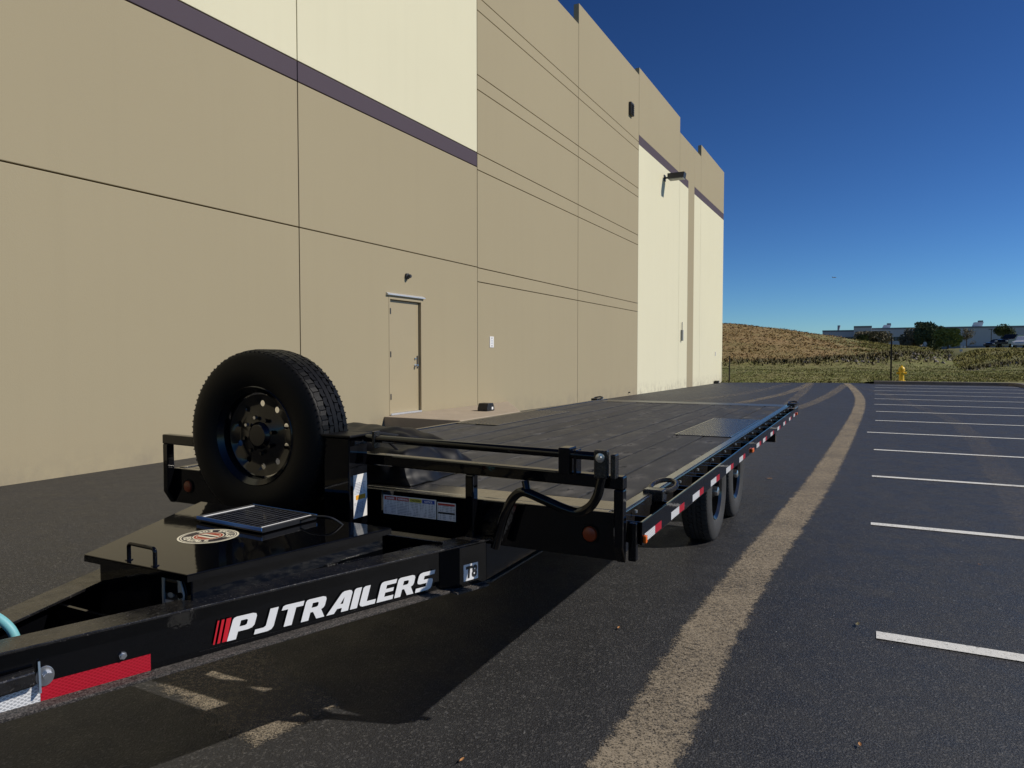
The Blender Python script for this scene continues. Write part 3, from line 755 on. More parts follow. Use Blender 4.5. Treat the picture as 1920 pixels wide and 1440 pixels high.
# --- under-frame: tongue beams bending into main rails
BH, BF, BT, BZ = 0.180, 0.104, 0.009, 0.705
def ibeam(p0, p1, mat_top=P, name="tongue_beam"):
    p0, p1 = Vector(p0), Vector(p1); d = (p1-p0); L = d.length; d.normalize(); n_ = Vector((d.y, -d.x, 0)); z = Vector((0,0,1)); c = (p0+p1)/2
    w = MB().obox(c-z*(BH/2), d, n_, z, L/2, .004, BH/2-BT-.0002).build(name, P, tr)
    MB().obox(c-z*(BT/2), d, n_, z, L/2, BF/2, BT/2).build("top_flange", "chipped_paint", w, bevel=.002)
    MB().obox(c-z*(BH-BT/2), d, n_, z, L/2, BF/2, BT/2).build("bottom_flange", "gritty_flange", w, bevel=.002)
    return w, d, n_
def line_u(v): return 0.692+0.37*v
nb = Vector((1, -.37, 0)).normalized(); db = Vector((.37, 1, 0)).normalized()
def bpt(v, off=0.0, side=1):          # point on beam: off measured outward from flange edge
    q = Vector((line_u(v), v, 0))+nb*(off); return Vector((side*q.x, q.y, 0))
beams = {}
for s_ in (1, -1):
    p0 = bpt(-1.72, -BF/2, s_); p1 = bpt(0.02, -BF/2, s_)
    p0.z = p1.z = BZ
    beams[s_] = ibeam(p0, p1)
    q1 = Vector((p1.x, 6.5, BZ-.0035)); q0 = Vector((p1.x, .012, BZ-.0035))
    ibeam(q0, q1, name="main_rail")
rb = beams[1][0]
# coupler at the apex, jack
cpl = MB().box(-.075, .075, -1.98, -1.60, .56, .70).build("coupler", P, tr, bevel=.01)
MB().cyl((0, -2.02, .56), (0, -2.02, .70), .055, 20).build("coupler_eye", "chipped_paint", cpl)
MB().cyl((-.32, -1.45, .12), (-.32, -1.45, .50), .04, 20).build("jack_leg", "chipped_paint", tr)
MB().box(-.42, -.22, -1.55, -1.35, .10, .12).build("jack_foot", "chipped_paint", tr, bevel=.004)
# cross members between tongue beams
for v, z0, z1 in ((-1.22, .545, .69), (-0.16, .545, .715)):
    hw = line_u(v)-BF/2-.008
    MB().box(-hw, hw, v, v+.01, z0, z1).build("cross_member", P, tr)
for v in (0.6, 1.2, 1.8, 2.4, 4.9, 5.5, 6.1): MB().box(-1.185, 1.185, v, v+.08, .715, .805).build("cross_member", P, tr)
# --- weld beads on flange top
wb = MB()
for (v, off, L) in ((-1.0, -.10, .05), (-.92, -.10, .12), (-.62, -.10, .05), (-.55, -.10, .10), (-.33, -.10, .06), (-.06, -.02, .05), (-.02, -.06, .07), (-.03, -.09, .05)):
    for k_ in range(int(L/.011)):
        q = bpt(v+k_*.011, off); wb.lathe([(0, .004), (.0045, .003), (.007, 0)], 7, 'Z', (q.x, q.y, BZ))
stuff(wb.build("weld_bead", "trailer_paint", rb, smooth=True))
# --- lettering on the right tongue beam web
LT = {
 'P': ([(0,0),(.28,0),(.28,.32),(.60,.32),(.72,.36),(.78,.46),(.78,.84),(.74,.95),(.62,1),(.10,1),(.03,.97),(0,.90)], [(.28,.53),(.28,.79),(.46,.79),(.51,.75),(.51,.57),(.46,.53)]),
 'J': ([(0,0),(.44,0),(.57,.05),(.62,.17),(.62,1),(.34,1),(.34,.27),(.28,.21),(0,.21)], None),
 'T': ([(.23,0),(.51,0),(.51,.78),(.76,.78),(.76,1),(.10,1),(.02,.96),(0,.78),(.23,.78)], None),
 'R': ([(0,0),(.27,0),(.27,.36),(.37,.36),(.56,0),(.86,0),(.66,.40),(.74,.46),(.77,.55),(.77,.84),(.73,.95),(.62,1),(.10,1),(.03,.97),(0,.90)], [(.27,.57),(.27,.79),(.45,.79),(.50,.75),(.50,.61),(.45,.57)]),
 'A': ([(0,0),(.29,0),(.37,.20),(.56,.20),(.56,0),(.84,0),(.84,.86),(.79,.96),(.70,1),(.50,1),(.42,.95),(.38,.88)], [(.45,.40),(.56,.40),(.56,.72)]),
 'I': ([(0,0),(.28,0),(.28,1),(.06,1),(0,.93)], None),
 'L': ([(.05,.05),(.15,0),(.66,0),(.66,.22),(.28,.22),(.28,1),(.07,1),(0,.93),(0,.15)], None),
 'E': ([(0,0),(.68,0),(.68,.21),(.28,.21),(.28,.42),(.62,.42),(.62,.60),(.28,.60),(.28,.79),(.68,.79),(.68,1),(.12,1),(.03,.96),(0,.86)], None),
 'S': ([(0,0),(.58,0),(.70,.05),(.74,.16),(.74,.46),(.70,.56),(.60,.60),(.28,.60),(.28,.79),(.74,.79),(.74,1),(.16,1),(.04,.95),(0,.84),(0,.54),(.04,.44),(.14,.40),(.46,.40),(.46,.21),(0,.21)], None)}
web_off = -BF/2+.0047
def on_web(v, z, off=0.0):
    q = bpt(v, web_off+off); return Vector((q.x, q.y, z))
vL0, vL1 = -0.965, -0.205
LH = 0.071
zl0, zl1 = 0.560, 0.547
def put_letters(txt, v_start, length, z0, z1, h, mat, parent, name):
    adv = 0; items = []
    for ch in txt:
        if ch == ' ': adv += .07; continue
        o_, hole = LT[ch]; w = max(x for x, y in o_); items.append((adv, ch)); adv += w+.075
    adv -= .075; tot = adv+.22; kx = length/tot
    for x0, ch in items:
        o_, hole = LT[ch]
        lo_ = [[(x+x0+.22*y, y) for x, y in lp] for lp in ([o_]+([hole] if hole else []))]
        V, F = extrude_loops(lo_, 0, 0.0006)
        ez = (z1-z0)/length
        vs = [Vector((bpt(v_start, web_off).x, v_start, z0))+db*(x*kx)+Vector((0,0,1))*(y*h+ez*x*kx)+nb*z for x, y, z in V]
        MB().add(vs, F).build(name, mat, parent)
put_letters("PJ TRAILERS", vL0, (vL1-vL0)*1.0663, zl0, zl1, LH, "letter_white", rb, "letter")
for a0, a1 in ((-1.005, -1.000), (-.993, -.985), (-.979, -.965)):
    V, F = extrude_loops([[(a0*1.0663, 0), (a1*1.0663, 0), (a1*1.0663+.22*LH, LH), (a0*1.0663+.22*LH, LH)]], 0, .0006)
    o0 = Vector((bpt(0, web_off).x, 0, .561))
    MB().add([o0+db*x+Vector((0,0,1))*y+nb*z for x, y, z in V], F).build("logo_stripe", "letter_red", rb)
a_, b2 = on_web(-1.06, .5495, .0003), on_web(-.15, .537, .0003)
MB().tube([a_, b2], .0008, 4).build("decal_edge", "chipped_paint", rb)
def web_panel(name, v0, v1, z0, z1, mat, parent, th=.0006, base=0.0):
    q = [on_web(v0, z0, base), on_web(v1, z0, base), on_web(v1, z1, base), on_web(v0, z1, base)]
    vs = q+[x+nb*th for x in q]
    return MB().add(vs, [(0,3,2,1),(4,5,6,7),(0,1,5,4),(1,2,6,5),(2,3,7,6),(3,0,4,7)]).build(name, mat, parent)
web_panel("reflective_tape", -1.44, -1.185, .5335, .583, "tape_red", rb)
web_panel("reflective_tape", -1.70, -1.4405, .5335, .583, "tape_white", rb)
# T8 decal
pl_ = [on_web(-.198, 0, .0005), on_web(-.135, 0, BF/2-.0055), on_web(-.005, 0, BF/2-.0055), on_web(-.005, 0, .0005)]
MB().add([Vector((q.x, q.y, z)) for z in (.5346, .6955) for q in pl_], [(3,2,1,0),(4,5,6,7),(0,1,5,4),(1,2,6,5),(2,3,7,6),(3,0,4,7)]).build("gusset_plate", P, rb, bevel=.002)
fl_ = on_web(-.005, 0, BF/2-.0055)
MB().box(fl_.x-.006, fl_.x, -.0035, .9, .5346, .6920).build("side_plate", P, tr)
off_ = BF/2-.0105+.0052
dc = web_panel("fleet_number", -.117, -.047, .5560, .6220, "letter_white", rb, .0006, off_)
V, F = text_mesh("T8", .062, .0030)
o0 = on_web(-.108, .568, off_+.0009)
MB().add([o0+db*(x*.84+y*.10)+Vector((0,0,1))*y+nb*z for x, y, z in V], F).build("fleet_lettering", "letter_black", rb)
q0_, q1_ = on_web(-.175, .5335, BF/2), on_web(-.02, .5335, BF/2)
MB().add([q0_, q1_, q1_+nb*.03, q0_+nb*.03, q0_-Vector((0,0,.008)), q1_-Vector((0,0,.008)), q1_+nb*.03-Vector((0,0,.008)), q0_+nb*.03-Vector((0,0,.008))], [(0,1,2,3),(4,7,6,5),(0,4,5,1),(1,5,6,2),(2,6,7,3),(3,7,4,0)]).build("step_tab", "gritty_flange", rb)
# bolt, bracket and drop bar at the nose
q = on_web(-1.254, .600)
bo = MB(); bo.cyl(q, q+nb*.006, .011, 6); bo.cyl(q+nb*.006, q+nb*.012, .007, 12); bo.build("bolt", "zinc", rb)
q = on_web(-1.43, .600)
V, F = extrude_loops([circ(0, 0, .022, 24, .027)], 0, .004)
ft = MB().add([q+nb*z+db*x+Vector((0,0,1))*y for x, y, z in V], F).build("anchor_plate", "zinc", rb, bevel=.001)
MB().cyl(q+nb*.004+db*.006, q+nb*.018+db*.006, .012, 6).build("anchor_bolt", "zinc", ft)
MB().add([q+nb*z+db*x+Vector((0,0,1))*y for x, y, z in [(-.016,-.036,.004),(-.011,-.036,.004),(-.011,.045,.004),(-.016,.045,.004),(-.016,-.036,.022),(-.011,-.036,.022),(-.011,.045,.010),(-.016,.045,.010)]],
         [(0,3,2,1),(4,5,6,7),(0,1,5,4),(1,2,6,5),(2,3,7,6),(3,0,4,7)]).build("anchor_ear", "zinc", ft)
b0 = on_web(-1.452, .606, .012); b1 = on_web(-1.75, .594, .03)
dd = (b1-b0).normalized(); zz = Vector((0,0,1)); nn = dd.cross(zz).normalized()
br = MB().obox((b0+b1)/2, dd, nn, zz, (b1-b0).length/2, .010, .021).build("drop_leg", "chipped_paint", tr, bevel=.006)
MB().obox((b0+b1)/2+zz*.0235, dd, nn, zz, (b1-b0).length/2-.002, .006, .004).build("leg_rib", "chipped_paint", br)
q = b0+dd*.012-zz*.010
MB().cyl(q, q-nn*-.022, .006, 10).build("pin", "zinc", br)

# --- toolbox between the beams
LIDZ = 0.797
lid = [(-.235, -1.078), (.258, -1.078), (.455, -.328), (-.605, -.308)]
tb = MB()
body = [(-.205, -1.045), (.235, -1.045), (.425, -.34), (-.575, -.32)]
bx_ = tb.prism(body, .545, LIDZ-.022).build("toolbox", P, tr, bevel=.004)
m = MB(); m.prism(lid, LIDZ-.004, LIDZ)
ld = m.build("lid", P, bx_, bevel=.0015)
m = MB()
n_ = len(lid); cxm = sum(x for x, y in lid)/4; cym = sum(y for x, y in lid)/4
inn = [(cxm+(x-cxm)*.992, cym+(y-cym)*.992) for x, y in lid]
for i in range(n_):
    j = (i+1) % n_
    m.add([(*lid[i], LIDZ-.023), (*lid[j], LIDZ-.023), (*inn[j], LIDZ-.023), (*inn[i], LIDZ-.023), (*lid[i], LIDZ-.0045), (*lid[j], LIDZ-.0045), (*inn[j], LIDZ-.0045), (*inn[i], LIDZ-.0045)],
          [(0,3,2,1),(4,5,6,7),(0,1,5,4),(1,2,6,5),(2,3,7,6),(3,0,4,7)])
m.build("lid_skirt", P, bx_)
hd = MB(); h0, h1 = Vector((-.045, -1.052, LIDZ)), Vector((.088, -1.058, LIDZ))
pth = [h0, h0+zz*.042]; 
for k_ in range(1, 5): 
    a = k_*math.pi/8; pth.append(h0+zz*(.042+.012*math.sin(a))+Vector((1,0,0))*.012*(1-math.cos(a)))
pth2 = [h1, h1+zz*.042]
for k_ in range(1, 5):
    a = k_*math.pi/8; pth2.append(h1+zz*(.042+.012*math.sin(a))-Vector((1,0,0))*.012*(1-math.cos(a)))
hd.tube(pth+pth2[::-1], .0065, 12); hd.build("handle", P, bx_, smooth=True)
for h in (h0, h1): MB().lathe([(0, .004), (.011, .003), (.0125, 0)], 14, 'Z', tuple(h)).build("handle_foot", P, bx_, smooth=True)
# paddle latch on the front face
lc = Vector((.150, -1.046, .7215))
def front_face(vs): return [lc+Vector((x, -z, y)) for x, y, z in vs]
outer = [(-.042,-.042),(-.036,-.05),(.03,-.05),(.046,-.040),(.056,-.02),(.058,0),(.050,.022),(.040,.044),(.030,.05),(-.036,.05),(-.042,.042)]
hole = [(-.031,-.038),(.025,-.038),(.031,-.032),(.031,.034),(.026,.040),(-.031,.040)]
V, F = extrude_loops([outer, hole], 0, .006)
lt = MB().add(front_face(V), F).build("latch", "latch_metal", bx_, bevel=.0015)
MB().add(front_face([(-.031,-.038,.0005),(.031,-.038,.0005),(.031,.04,.0005),(-.031,.04,.0005)]), [(0,1,2,3)]).build("latch_tray", "letter_black", lt)
V, F = extrude_loops([[(-.028,-.006),(.027,-.006),(.027,.032),(-.028,.032)]], .001, .004); MB().add(front_face(V), F).build("paddle", "rim_black", lt, bevel=.001)
V, F = extrude_loops([circ(-.002, -.010, .013, 14, .008)], .001, .006); MB().add(front_face(V), F).build("paddle_lip", "latch_metal", lt)
V, F = extrude_loops([circ(.044, -.004, .010, 16)], .006, .010); MB().add(front_face(V), F).build("lock_cylinder", "rim_black", lt)
V, F = extrude_loops([[(-.030,-.037),(.030,-.037),(.030,-.028),(-.030,-.028)]], .001, .004); MB().add(front_face(V), F).build("latch_sill", "galv_strip", lt)
MB().box(.205, .232, -1.049, -1.0455, .60, .70).build("gusset", P, bx_)
# logo decal on the lid (oval badge)
lg0 = Vector((-.064, -.728, LIDZ)); RL = .104
def lidpt(vs, h): return [lg0+Vector((x, y, h)) for x, y, z in vs]
def badge(loops, mat, h, name="badge"):
    V, F = extrude_loops(loops, 0, .0002); return MB().add([lg0+Vector((x, y, h+z)) for x, y, z in V], F).build(name, mat, ld)
bg_ = badge([circ(0, 0, RL, 56)], "logo_cream", .0004, "decal")
badge([circ(0, 0, RL*.935, 48), circ(0, 0, RL*.905, 48)], "logo_dark", .0007, "ring")
badge([circ(0, 0, RL*.86, 48), circ(0, 0, RL*.52, 40)], "logo_dark", .0007, "ring")
badge([circ(0, 0, RL*.475, 40), circ(0, 0, RL*.40, 40)], "logo_rust", .0007, "ring")
def seg(y0, y1, r):
    a0, a1 = math.asin(max(-1, min(1, y0/r))), math.asin(max(-1, min(1, y1/r)))
    pts = [(r*math.cos(a0+(a1-a0)*t/6), r*math.sin(a0+(a1-a0)*t/6)) for t in range(7)]
    return pts+[(-x, y) for x, y in pts[::-1]]
rr_ = RL*.375
badge([seg(-rr_*.98, -rr_*.5, rr_)], "logo_rust", .0007, "stripe"); badge([seg(rr_*.5, rr_*.98, rr_)], "logo_rust", .0007, "stripe")
badge([[(-rr_*1.3, -rr_*.16), (rr_*.5, -rr_*.16), (rr_*1.3, rr_*.10), (rr_*1.3, rr_*.16), (-rr_*.5, rr_*.16), (-rr_*1.3, -rr_*.05)]], "logo_dark", .0009, "stripe")
ca = rad(38)
for txt, mid, dirn in (("303 TRAILER", 90, -1), ("RENTALS", 270, 1)):
    n = len(txt); stepa = 14.5
    for i, ch in enumerate(txt):
        if ch == ' ': continue
        a = rad(mid+dirn*(i-(n-1)/2)*stepa); V, F = text_mesh(ch, RL*.34, .0012)
        wch = (max(v[0] for v in V)+min(v[0] for v in V))/2
        rr2 = RL*.585 if dirn < 0 else RL*.79
        ex = Vector((math.sin(a), -math.cos(a), 0))*(1 if dirn < 0 else -1); ey = Vector((math.cos(a), math.sin(a), 0))*(1 if dirn < 0 else -1)
        c_ = lg0+Vector((math.cos(a), math.sin(a), 0))*rr2+zz*.0011
        MB().add([c_+ex*(x-wch)+ey*y for x, y, z in V], F).build("letter", "logo_cream", ld)

# --- front plate safety labels
heads = ["head_red", "head_red", "head_yellow", "head_blue"]; words = ["DANGER", "WARNING", "CAUTION", "NOTICE"]
lb = MB().box(.140, .418, .0436, .0448, .748, .832).build("safety_label", "white_plastic", fp)
for i in range(4):
    a = .146+i*.067
    MB().box(a, a+.064, .0430, .0435, .812, .828).build("label_header", heads[i], lb)
    MB().box(a, a+.064, .0430, .0435, .753, .8115).build("label_text", "label_print", lb)
    V, F = text_mesh(words[i], .011, .0003); w_ = max(v[0] for v in V)
    MB().add([Vector((a+.032-w_/2+x, .0427, .816+y)) for x, y, z in V], F).build("label_word", "letter_white" if i != 2 else "letter_black", lb)
l2 = MB().box(.424, .516, .0436, .0448, .748, .825).build("safety_label", "white_plastic", fp)
MB().box(.428, .512, .0430, .0435, .812, .821).build("label_header", "head_red", l2)
MB().box(.428, .512, .0430, .0435, .784, .8115).build("label_text", "label_print", l2)
MB().box(.428, .512, .0430, .0435, .776, .7835).build("label_bar", "letter_black", l2)
MB().box(.428, .512, .0430, .0435, .753, .7755).build("label_text", "label_print", l2)
# --- spare mount pillar and its rating label
pi_ = MB().box(-.055, .088, -.125, .0, .60, 1.10).build("mount_pillar", P, tr, bevel=.006)
MB().box(-.075, .105, -.14, .012, 1.1005, 1.112).build("pillar_cap", "vinyl_black", pi_, bevel=.004)
rl = MB().box(.0883, .0892, -.10, -.008, .745, .935).build("rating_label", "white_plastic", pi_)
MB().box(.0893, .0896, -.095, -.014, .85, .90).build("label_text", "label_print", rl)
MB().box(.0893, .0896, -.085, -.02, .825, .845).build("label_patch", "sun_orange", rl)
MB().box(.0893, .0896, -.095, -.03, .765, .815).build("label_text", "label_print", rl)
MB().box(-.42, -.0551, -.035, .03, 1.05, 1.12).build("spare_arm", P, tr, bevel=.005)
# --- lock bar and bent handle
bar = MB().tube([(.10, -.030, 1.092), (1.168, -.030, 1.0785)], .0165, 16).build("lock_bar", P, tr, smooth=True)
MB().box(1.025, 1.072, -.052, .02, FT_-.016, 1.105).build("bar_bracket", P, tr, bevel=.004)
MB().box(1.084, 1.096, -.045, .01, FT_-.016, 1.098).build("bar_bracket", P, tr, bevel=.003)
MB().box(.15, .165, -.05, -.008, 1.05, 1.125).build("bar_clip", "chipped_paint", tr, bevel=.003)
cl = MB(); cl.box(1.170, 1.222, -.060, -.032, 1.000, 1.105); cl.box(1.232, 1.252, -.055, -.010, 1.0, 1.092)
ck = cl.build("clevis", "chipped_paint", tr, bevel=.005)
MB().lathe([(0, -.012), (.007, -.012), (.009, -.006), (.017, -.005), (.018, 0)], 18, 'Y', (1.196, -.0605, 1.078)).build("clevis_bolt", "steel", ck, smooth=True)
def smooth_path(pts, n=8):
    out = []; N = len(pts); pts = [Vector(p) for p in pts]
    for i in range(N-1):
        p0, p1, p2, p3 = pts[max(i-1,0)], pts[i], pts[i+1], pts[min(i+2,N-1)]
        for k_ in range(n):
            t = k_/n; out.append(0.5*((2*p1)+(p2-p0)*t+(2*p0-5*p1+4*p2-p3)*t*t+(3*p1-p0-3*p2+p3)*t**3))
    return out+[pts[-1]]
hp = [(1.212, -.062, 1.02), (1.203, -.062, .98), (1.190, -.062, .935), (1.160, -.062, .892), (1.115, -.062, .870), (1.06, -.062, .877), (.97, -.062, .905), (.90, -.062, .926), (.868, -.062, .922), (.842, -.062, .900), (.822, -.062, .868), (.800, -.062, .82), (.775, -.062, .74), (.76, -.05, .69)]
hp = [(u-.0175, -.0285, z-.008) for u, v, z in hp]
MB().tube(smooth_path(hp), .0185, 16).build("bent_handle", P, tr, smooth=True)
MB().tube([(.872, -.02, FT_-.058), (.885, -.026, .918)], .015, 12).build("handle_stay", P, tr, smooth=True)
# --- running gear
def tyre_meshes(R=.392, hw=.112):
    m = MB()
    prof = [(.215, -.085), (.225, -.095), (.25, -.106), (.29, -.115), (.33, -.113), (.362, -.104), (.377, -.096), (.384, -.085), (R-.009, -.078), (R-.009, .078), (.384, .085), (.377, .096), (.362, .104), (.33, .113), (.29, .115), (.25, .106), (.225, .095), (.215, .085), (.21, .06), (.21, -.06)]
    m.lathe(prof, 72, 'Y', closed=True)
    t = MB(); N = 56
    rows = [(-.083, -.052, 0.0), (-.044, -.019, .35), (-.013, .013, None), (.019, .044, .65), (.052, .083, .2)]
    for a, b_, ph in rows:
        for k_ in range(N):
            th0 = 2*math.pi*(k_+(ph or 0))/N; th1 = th0+2*math.pi/N*(0.90 if ph is not None else 1.0)
            zg = .0035 if ph is not None else 0.0
            vs = []
            for r in (R-.0092, R):
                for th, sgn in ((th0, 1), ((th0+th1)/2, -1), (th1, 1)):
                    for hh in (a+zg*sgn, b_+zg*sgn):
                        drop = .006 if abs(hh) > .07 and r == R else 0
                        vs.append(((r-drop)*math.cos(th), hh, (r-drop)*math.sin(th)))
            t.add(vs, [(6,8,9,7),(8,10,11,9),(0,1,7,6),(4,10,11,5),(0,6,8,2),(2,8,10,4),(1,3,9,7),(3,5,11,9)])
    # shoulder sipes
    for k_ in range(90):
        th = 2*math.pi*k_/90
        for s_ in (-1, 1):
            c_ = Vector((.3795*math.cos(th), s_*.0935, .3795*math.sin(th))); rd = Vector((math.cos(th), 0, math.sin(th))); tn = Vector((-math.sin(th), 0, math.cos(th)))
            t.obox(c_, rd, tn, Vector((0,1,0)), .0028, .0028, .003)
    return m, t
tm, tt = tyre_meshes()
def rim_parts(root, dusty=False, holes=8, front=-1, outboard=False):
    # barrel
    b = MB(); b.lathe([(.222, -.098), (.228, -.094), (.222, -.088), (.205, -.08), (.198, -.05), (.192, .0), (.198, .06), (.210, .085), (.228, .095), (.222, .099), (.204, .088), (.190, .06), (.186, 0), (.192, -.05), (.198, -.078)], 56, 'Y', closed=True)
    rim = b.build("rim", "rim_black", root, smooth=True)
    # disc with vent and stud holes
    y0 = -.060 if not outboard else -.01
    loops = [circ(0, 0, .1875, 48), circ(0, 0, .048, 28)]
    for k_ in range(holes):
        a = 2*math.pi*(k_+.5)/holes; loops.append(circ(.145*math.cos(a), .145*math.sin(a), .0145, 14))
    V, F = extrude_loops(loops, 0, .005)
    def dish(r): return .022*sstep(.10, .13, r)-.012*sstep(.16, .187, r)
    MB().add([(x, y0+dish(math.hypot(x, y))+z, y) for x, y, z in V], F).build("wheel_disc", "rim_black", rim, smooth=True, angle=50)
    for k_ in range(8):
        a = 2*math.pi*k_/8+.2
        c_ = (.0825*math.cos(a), y0, .0825*math.sin(a))
        MB().add([(x+c_[0], y+c_[1], z+c_[2]) for x, y, z in LUG[0]], LUG[1]).build("lug_nut", "steel" if (k_ in (2, 3) or outboard) else "rim_black", rim, smooth=True, angle=30)  # on the spare, two bright nuts among black ones stand for glints
    return rim
lm_ = MB(); lm_.cyl((0, 0, 0), (0, -.013, 0), .0105, 6, .008); LUG = (lm_.v, lm_.f)
sp = bpy.data.objects.new("spare_wheel", None); COL.objects.link(sp); sp.parent = tr; sp.location = (-.442, -.060, 1.085); sp.rotation_euler = (0, 0, rad(2)); sp.scale = (1.015, 1.0, 1.015)
ty = tm.build("tyre", "rubber", sp, smooth=True, angle=50)
tt.build("tread", "rubber", ty)
rim_parts(sp, holes=10)
MB().lathe([(0, .03), (.062, .03), (.062, -.059), (.050, -.072), (.046, -.074), (0, -.074)], 32, 'Y').build("mount_plate", "rim_black", sp)
# road wheels: disc dished inboard, chrome-ended hub
wh = bpy.data.objects.new("wheel", None); COL.objects.link(wh); wh.parent = tr
wt = MB(); wt.v, wt.f = list(tm.v), list(tm.f)
wty = wt.build("tyre", "rubber_dusty", wh, smooth=True, angle=50)
w2 = MB(); w2.v, w2.f = list(tt.v), list(tt.f); w2.build("tread", "rubber_dusty", wty)
rim_parts(wh, outboard=True)
hb = MB().lathe([(0, -.115), (.022, -.114), (.034, -.108), (.038, -.09), (.038, -.05), (.05, -.045), (.062, -.02), (.062, .02)], 28, 'Y').build("hub", "steel", wh, smooth=True)
wpos = [(1, 3.21), (1, 4.155), (-1, 3.21), (-1, 4.155)]
for i, (s_, v) in enumerate(wpos):
    o = wh if i == 0 else copy_to(wh, tr)
    o.location = (s_*.922, v, .380); o.rotation_euler = (0, rad(17*i), rad(90)) if s_ > 0 else (0, rad(11*i), rad(-90))
for v in (3.21, 4.155): MB().cyl((-.8, v, .37), (.8, v, .37), .045, 16).build("axle", P, tr)
for s_ in (-1, 1):
    MB().box(*sorted((s_*.62, s_*.68)), 2.72, 4.66, .47, .50).build("leaf_spring", "chipped_paint", tr)
    MB().box(*sorted((s_*.60, s_*.71)), 2.55, 2.72, .40, .53).build("spring_hanger", P, tr)
    MB().box(*sorted((s_*.78, s_*1.22)), 5.22, 5.25, .58, .70).build("mud_flap_bracket", P, tr)
MB().box(1.02, 1.24, 5.2, 5.26, .565, .70).build("tail_box", P, tr, bevel=.005)
MB().box(.60, .68, 2.44, 2.52, .40, .60).build("step_bracket", "galv_strip", tr, bevel=.006)
MB().box(.50, .80, 2.44, 2.50, .36, .40).build("step_tread", "tread_steel", tr, bevel=.004)

# ================================================================== THINGS ON / BY THE TRAILER
# solar panel on the lid
c_ = Vector((-.088, -.475, LIDZ+.004)); w_loc = T_ORG+Vector((c_.x*TR_[0]+c_.y*TA_[0], c_.x*TR_[1]+c_.y*TA_[1], c_.z))
sl = thing("solar_panel", "small black solar panel with white cell lines on the toolbox lid", "solar panel", w_loc, -TH_T+rad(-5))
hx, hy = .192, .132
m = MB()
m.box(-hx, hx, -hy, -hy+.008, 0, .020); m.box(-hx, hx, hy-.008, hy, 0, .020); m.box(-hx, -hx+.008, -hy+.0081, hy-.0081, 0, .020); m.box(hx-.008, hx, -hy+.0081, hy-.0081, 0, .020)
m.build("frame", "black_plastic", sl, bevel=.002)
MB().box(-hx+.0081, hx-.0081, -hy+.0081, hy-.0081, .008, .016).build("cell_sheet", "cell_dark", sl)
for s_ in (-1, 1):
    MB().box(-hx, hx, s_*(hy+.0012)-.001, s_*(hy+.0012)+.001, .008, .0195).build("blue_film", "blue_edge", sl)
    MB().box(s_*(hx-.020)-.0055, s_*(hx-.020)+.0055, -hy+.010, hy-.010, .0161, .0172).build("busbar", "letter_white", sl)
for i in range(1, 12): x = -hx+.016+(2*hx-.032)*i/12; MB().box(x-.00045, x+.00045, -hy+.010, hy-.010, .0161, .0164).build("cell_line", "cell_grey", sl)
for y in (-.042, .042): MB().box(-hx+.02, hx-.02, y-.0006, y+.0006, .01645, .0167).build("cell_line", "cell_grey", sl)
cb = MB().tube(smooth_path([(hx, .05, .012), (hx+.05, .07, .03), (hx+.12, .10, .025), (hx+.15, .16, -.03)]), .004, 8).build("cable", "black_plastic", sl, smooth=True)
# vinyl bundle behind the frame
def tloc(u, v, z): return T_ORG+Vector((u*TR_[0]+v*TA_[0], u*TR_[1]+v*TA_[1], z))
bag = thing("vinyl_bundle", "crumpled black vinyl bundle on the deck behind the front frame", "tarp", tloc(-.15, .45, DZ+.003), -TH_T)
bm = bmesh.new(); bmesh.ops.create_cube(bm, size=1.0); bmesh.ops.subdivide_edges(bm, edges=bm.edges[:], cuts=14, use_grid_fill=True)
for v in bm.verts:
    x, y, z = v.co.x*2, v.co.y*2, v.co.z+.5
    tp = 1-.30*z**1.5
    px = x*.37*(1-.33*z*(1 if x > 0 else .1)); py = y*.30*tp
    pz = .215*z*(1-.32*sstep(.0, 1.0, x))*(1-.10*abs(y))
    q = Vector((px*3.2, py*3.2, pz*3.2))
    f = .040*mn.noise(q*1.8+Vector((5,2,1)))+.045*abs(mn.noise(q*Vector((2.6,1.2,2.0))*1.4 if False else q*2.3))+.016*mn.noise(q*6)
    nrm = Vector((x, y, (z-.3)*1.6)).normalized()
    if z > .05: px, py, pz = px+nrm.x*f, py+nrm.y*f, max(.0, pz+nrm.z*f)
    v.co = (px, py, pz)
me = bpy.data.meshes.new("cover"); bm.to_mesh(me); bm.free()
co_ = obj_from(me, "cover", "vinyl_black", bag, smooth=True, angle=60)
sub = co_.modifiers.new("sub", 'SUBSURF'); sub.levels = 1; sub.render_levels = 1
MB().tube(smooth_path([(-.1, -.29, .02), (-.08, -.27, .14), (.02, -.2, .22), (.1, .0, .19), (.16, .15, .16)]), .008, 6).build("strap", "black_plastic", bag)
MB().tube(smooth_path([(.32, -.25, .03), (.22, -.2, .15), (.05, -.18, .215), (-.15, -.2, .22)]), .007, 6).build("strap", "black_plastic", bag)
# teal hose and tag at the nose
hs = thing("coiled_hose", "pale teal hose looping above the tongue at the left edge", "hose", tloc(0, -1.5, .60), -TH_T)
MB().tube(smooth_path([(-.22, -.26, .10), (-.20, -.16, .17), (-.15, -.03, .185), (-.085, .045, .155), (-.03, .085, .10), (-.01, .09, .02), (-.02, .06, -.06)]), .0125, 14).build("hose_run", "hose_teal", hs, smooth=True)
tg = thing("warning_tag", "orange and white tag tucked under the teal hose", "tag", tloc(-.105, -1.505, .705), -TH_T)
MB().add([(-.08,-.06,.03),(.035,.03,.005),(.030,.045,-.01),(-.085,-.045,.015)], [(0,1,2,3)]).build("orange_panel", "tag_orange", tg)
MB().add([(-.09,-.05,.05),(.03,.045,.02),(.035,.031,.006),(-.08,-.0595,.031)], [(0,1,2,3)]).build("white_panel", "letter_white", tg)

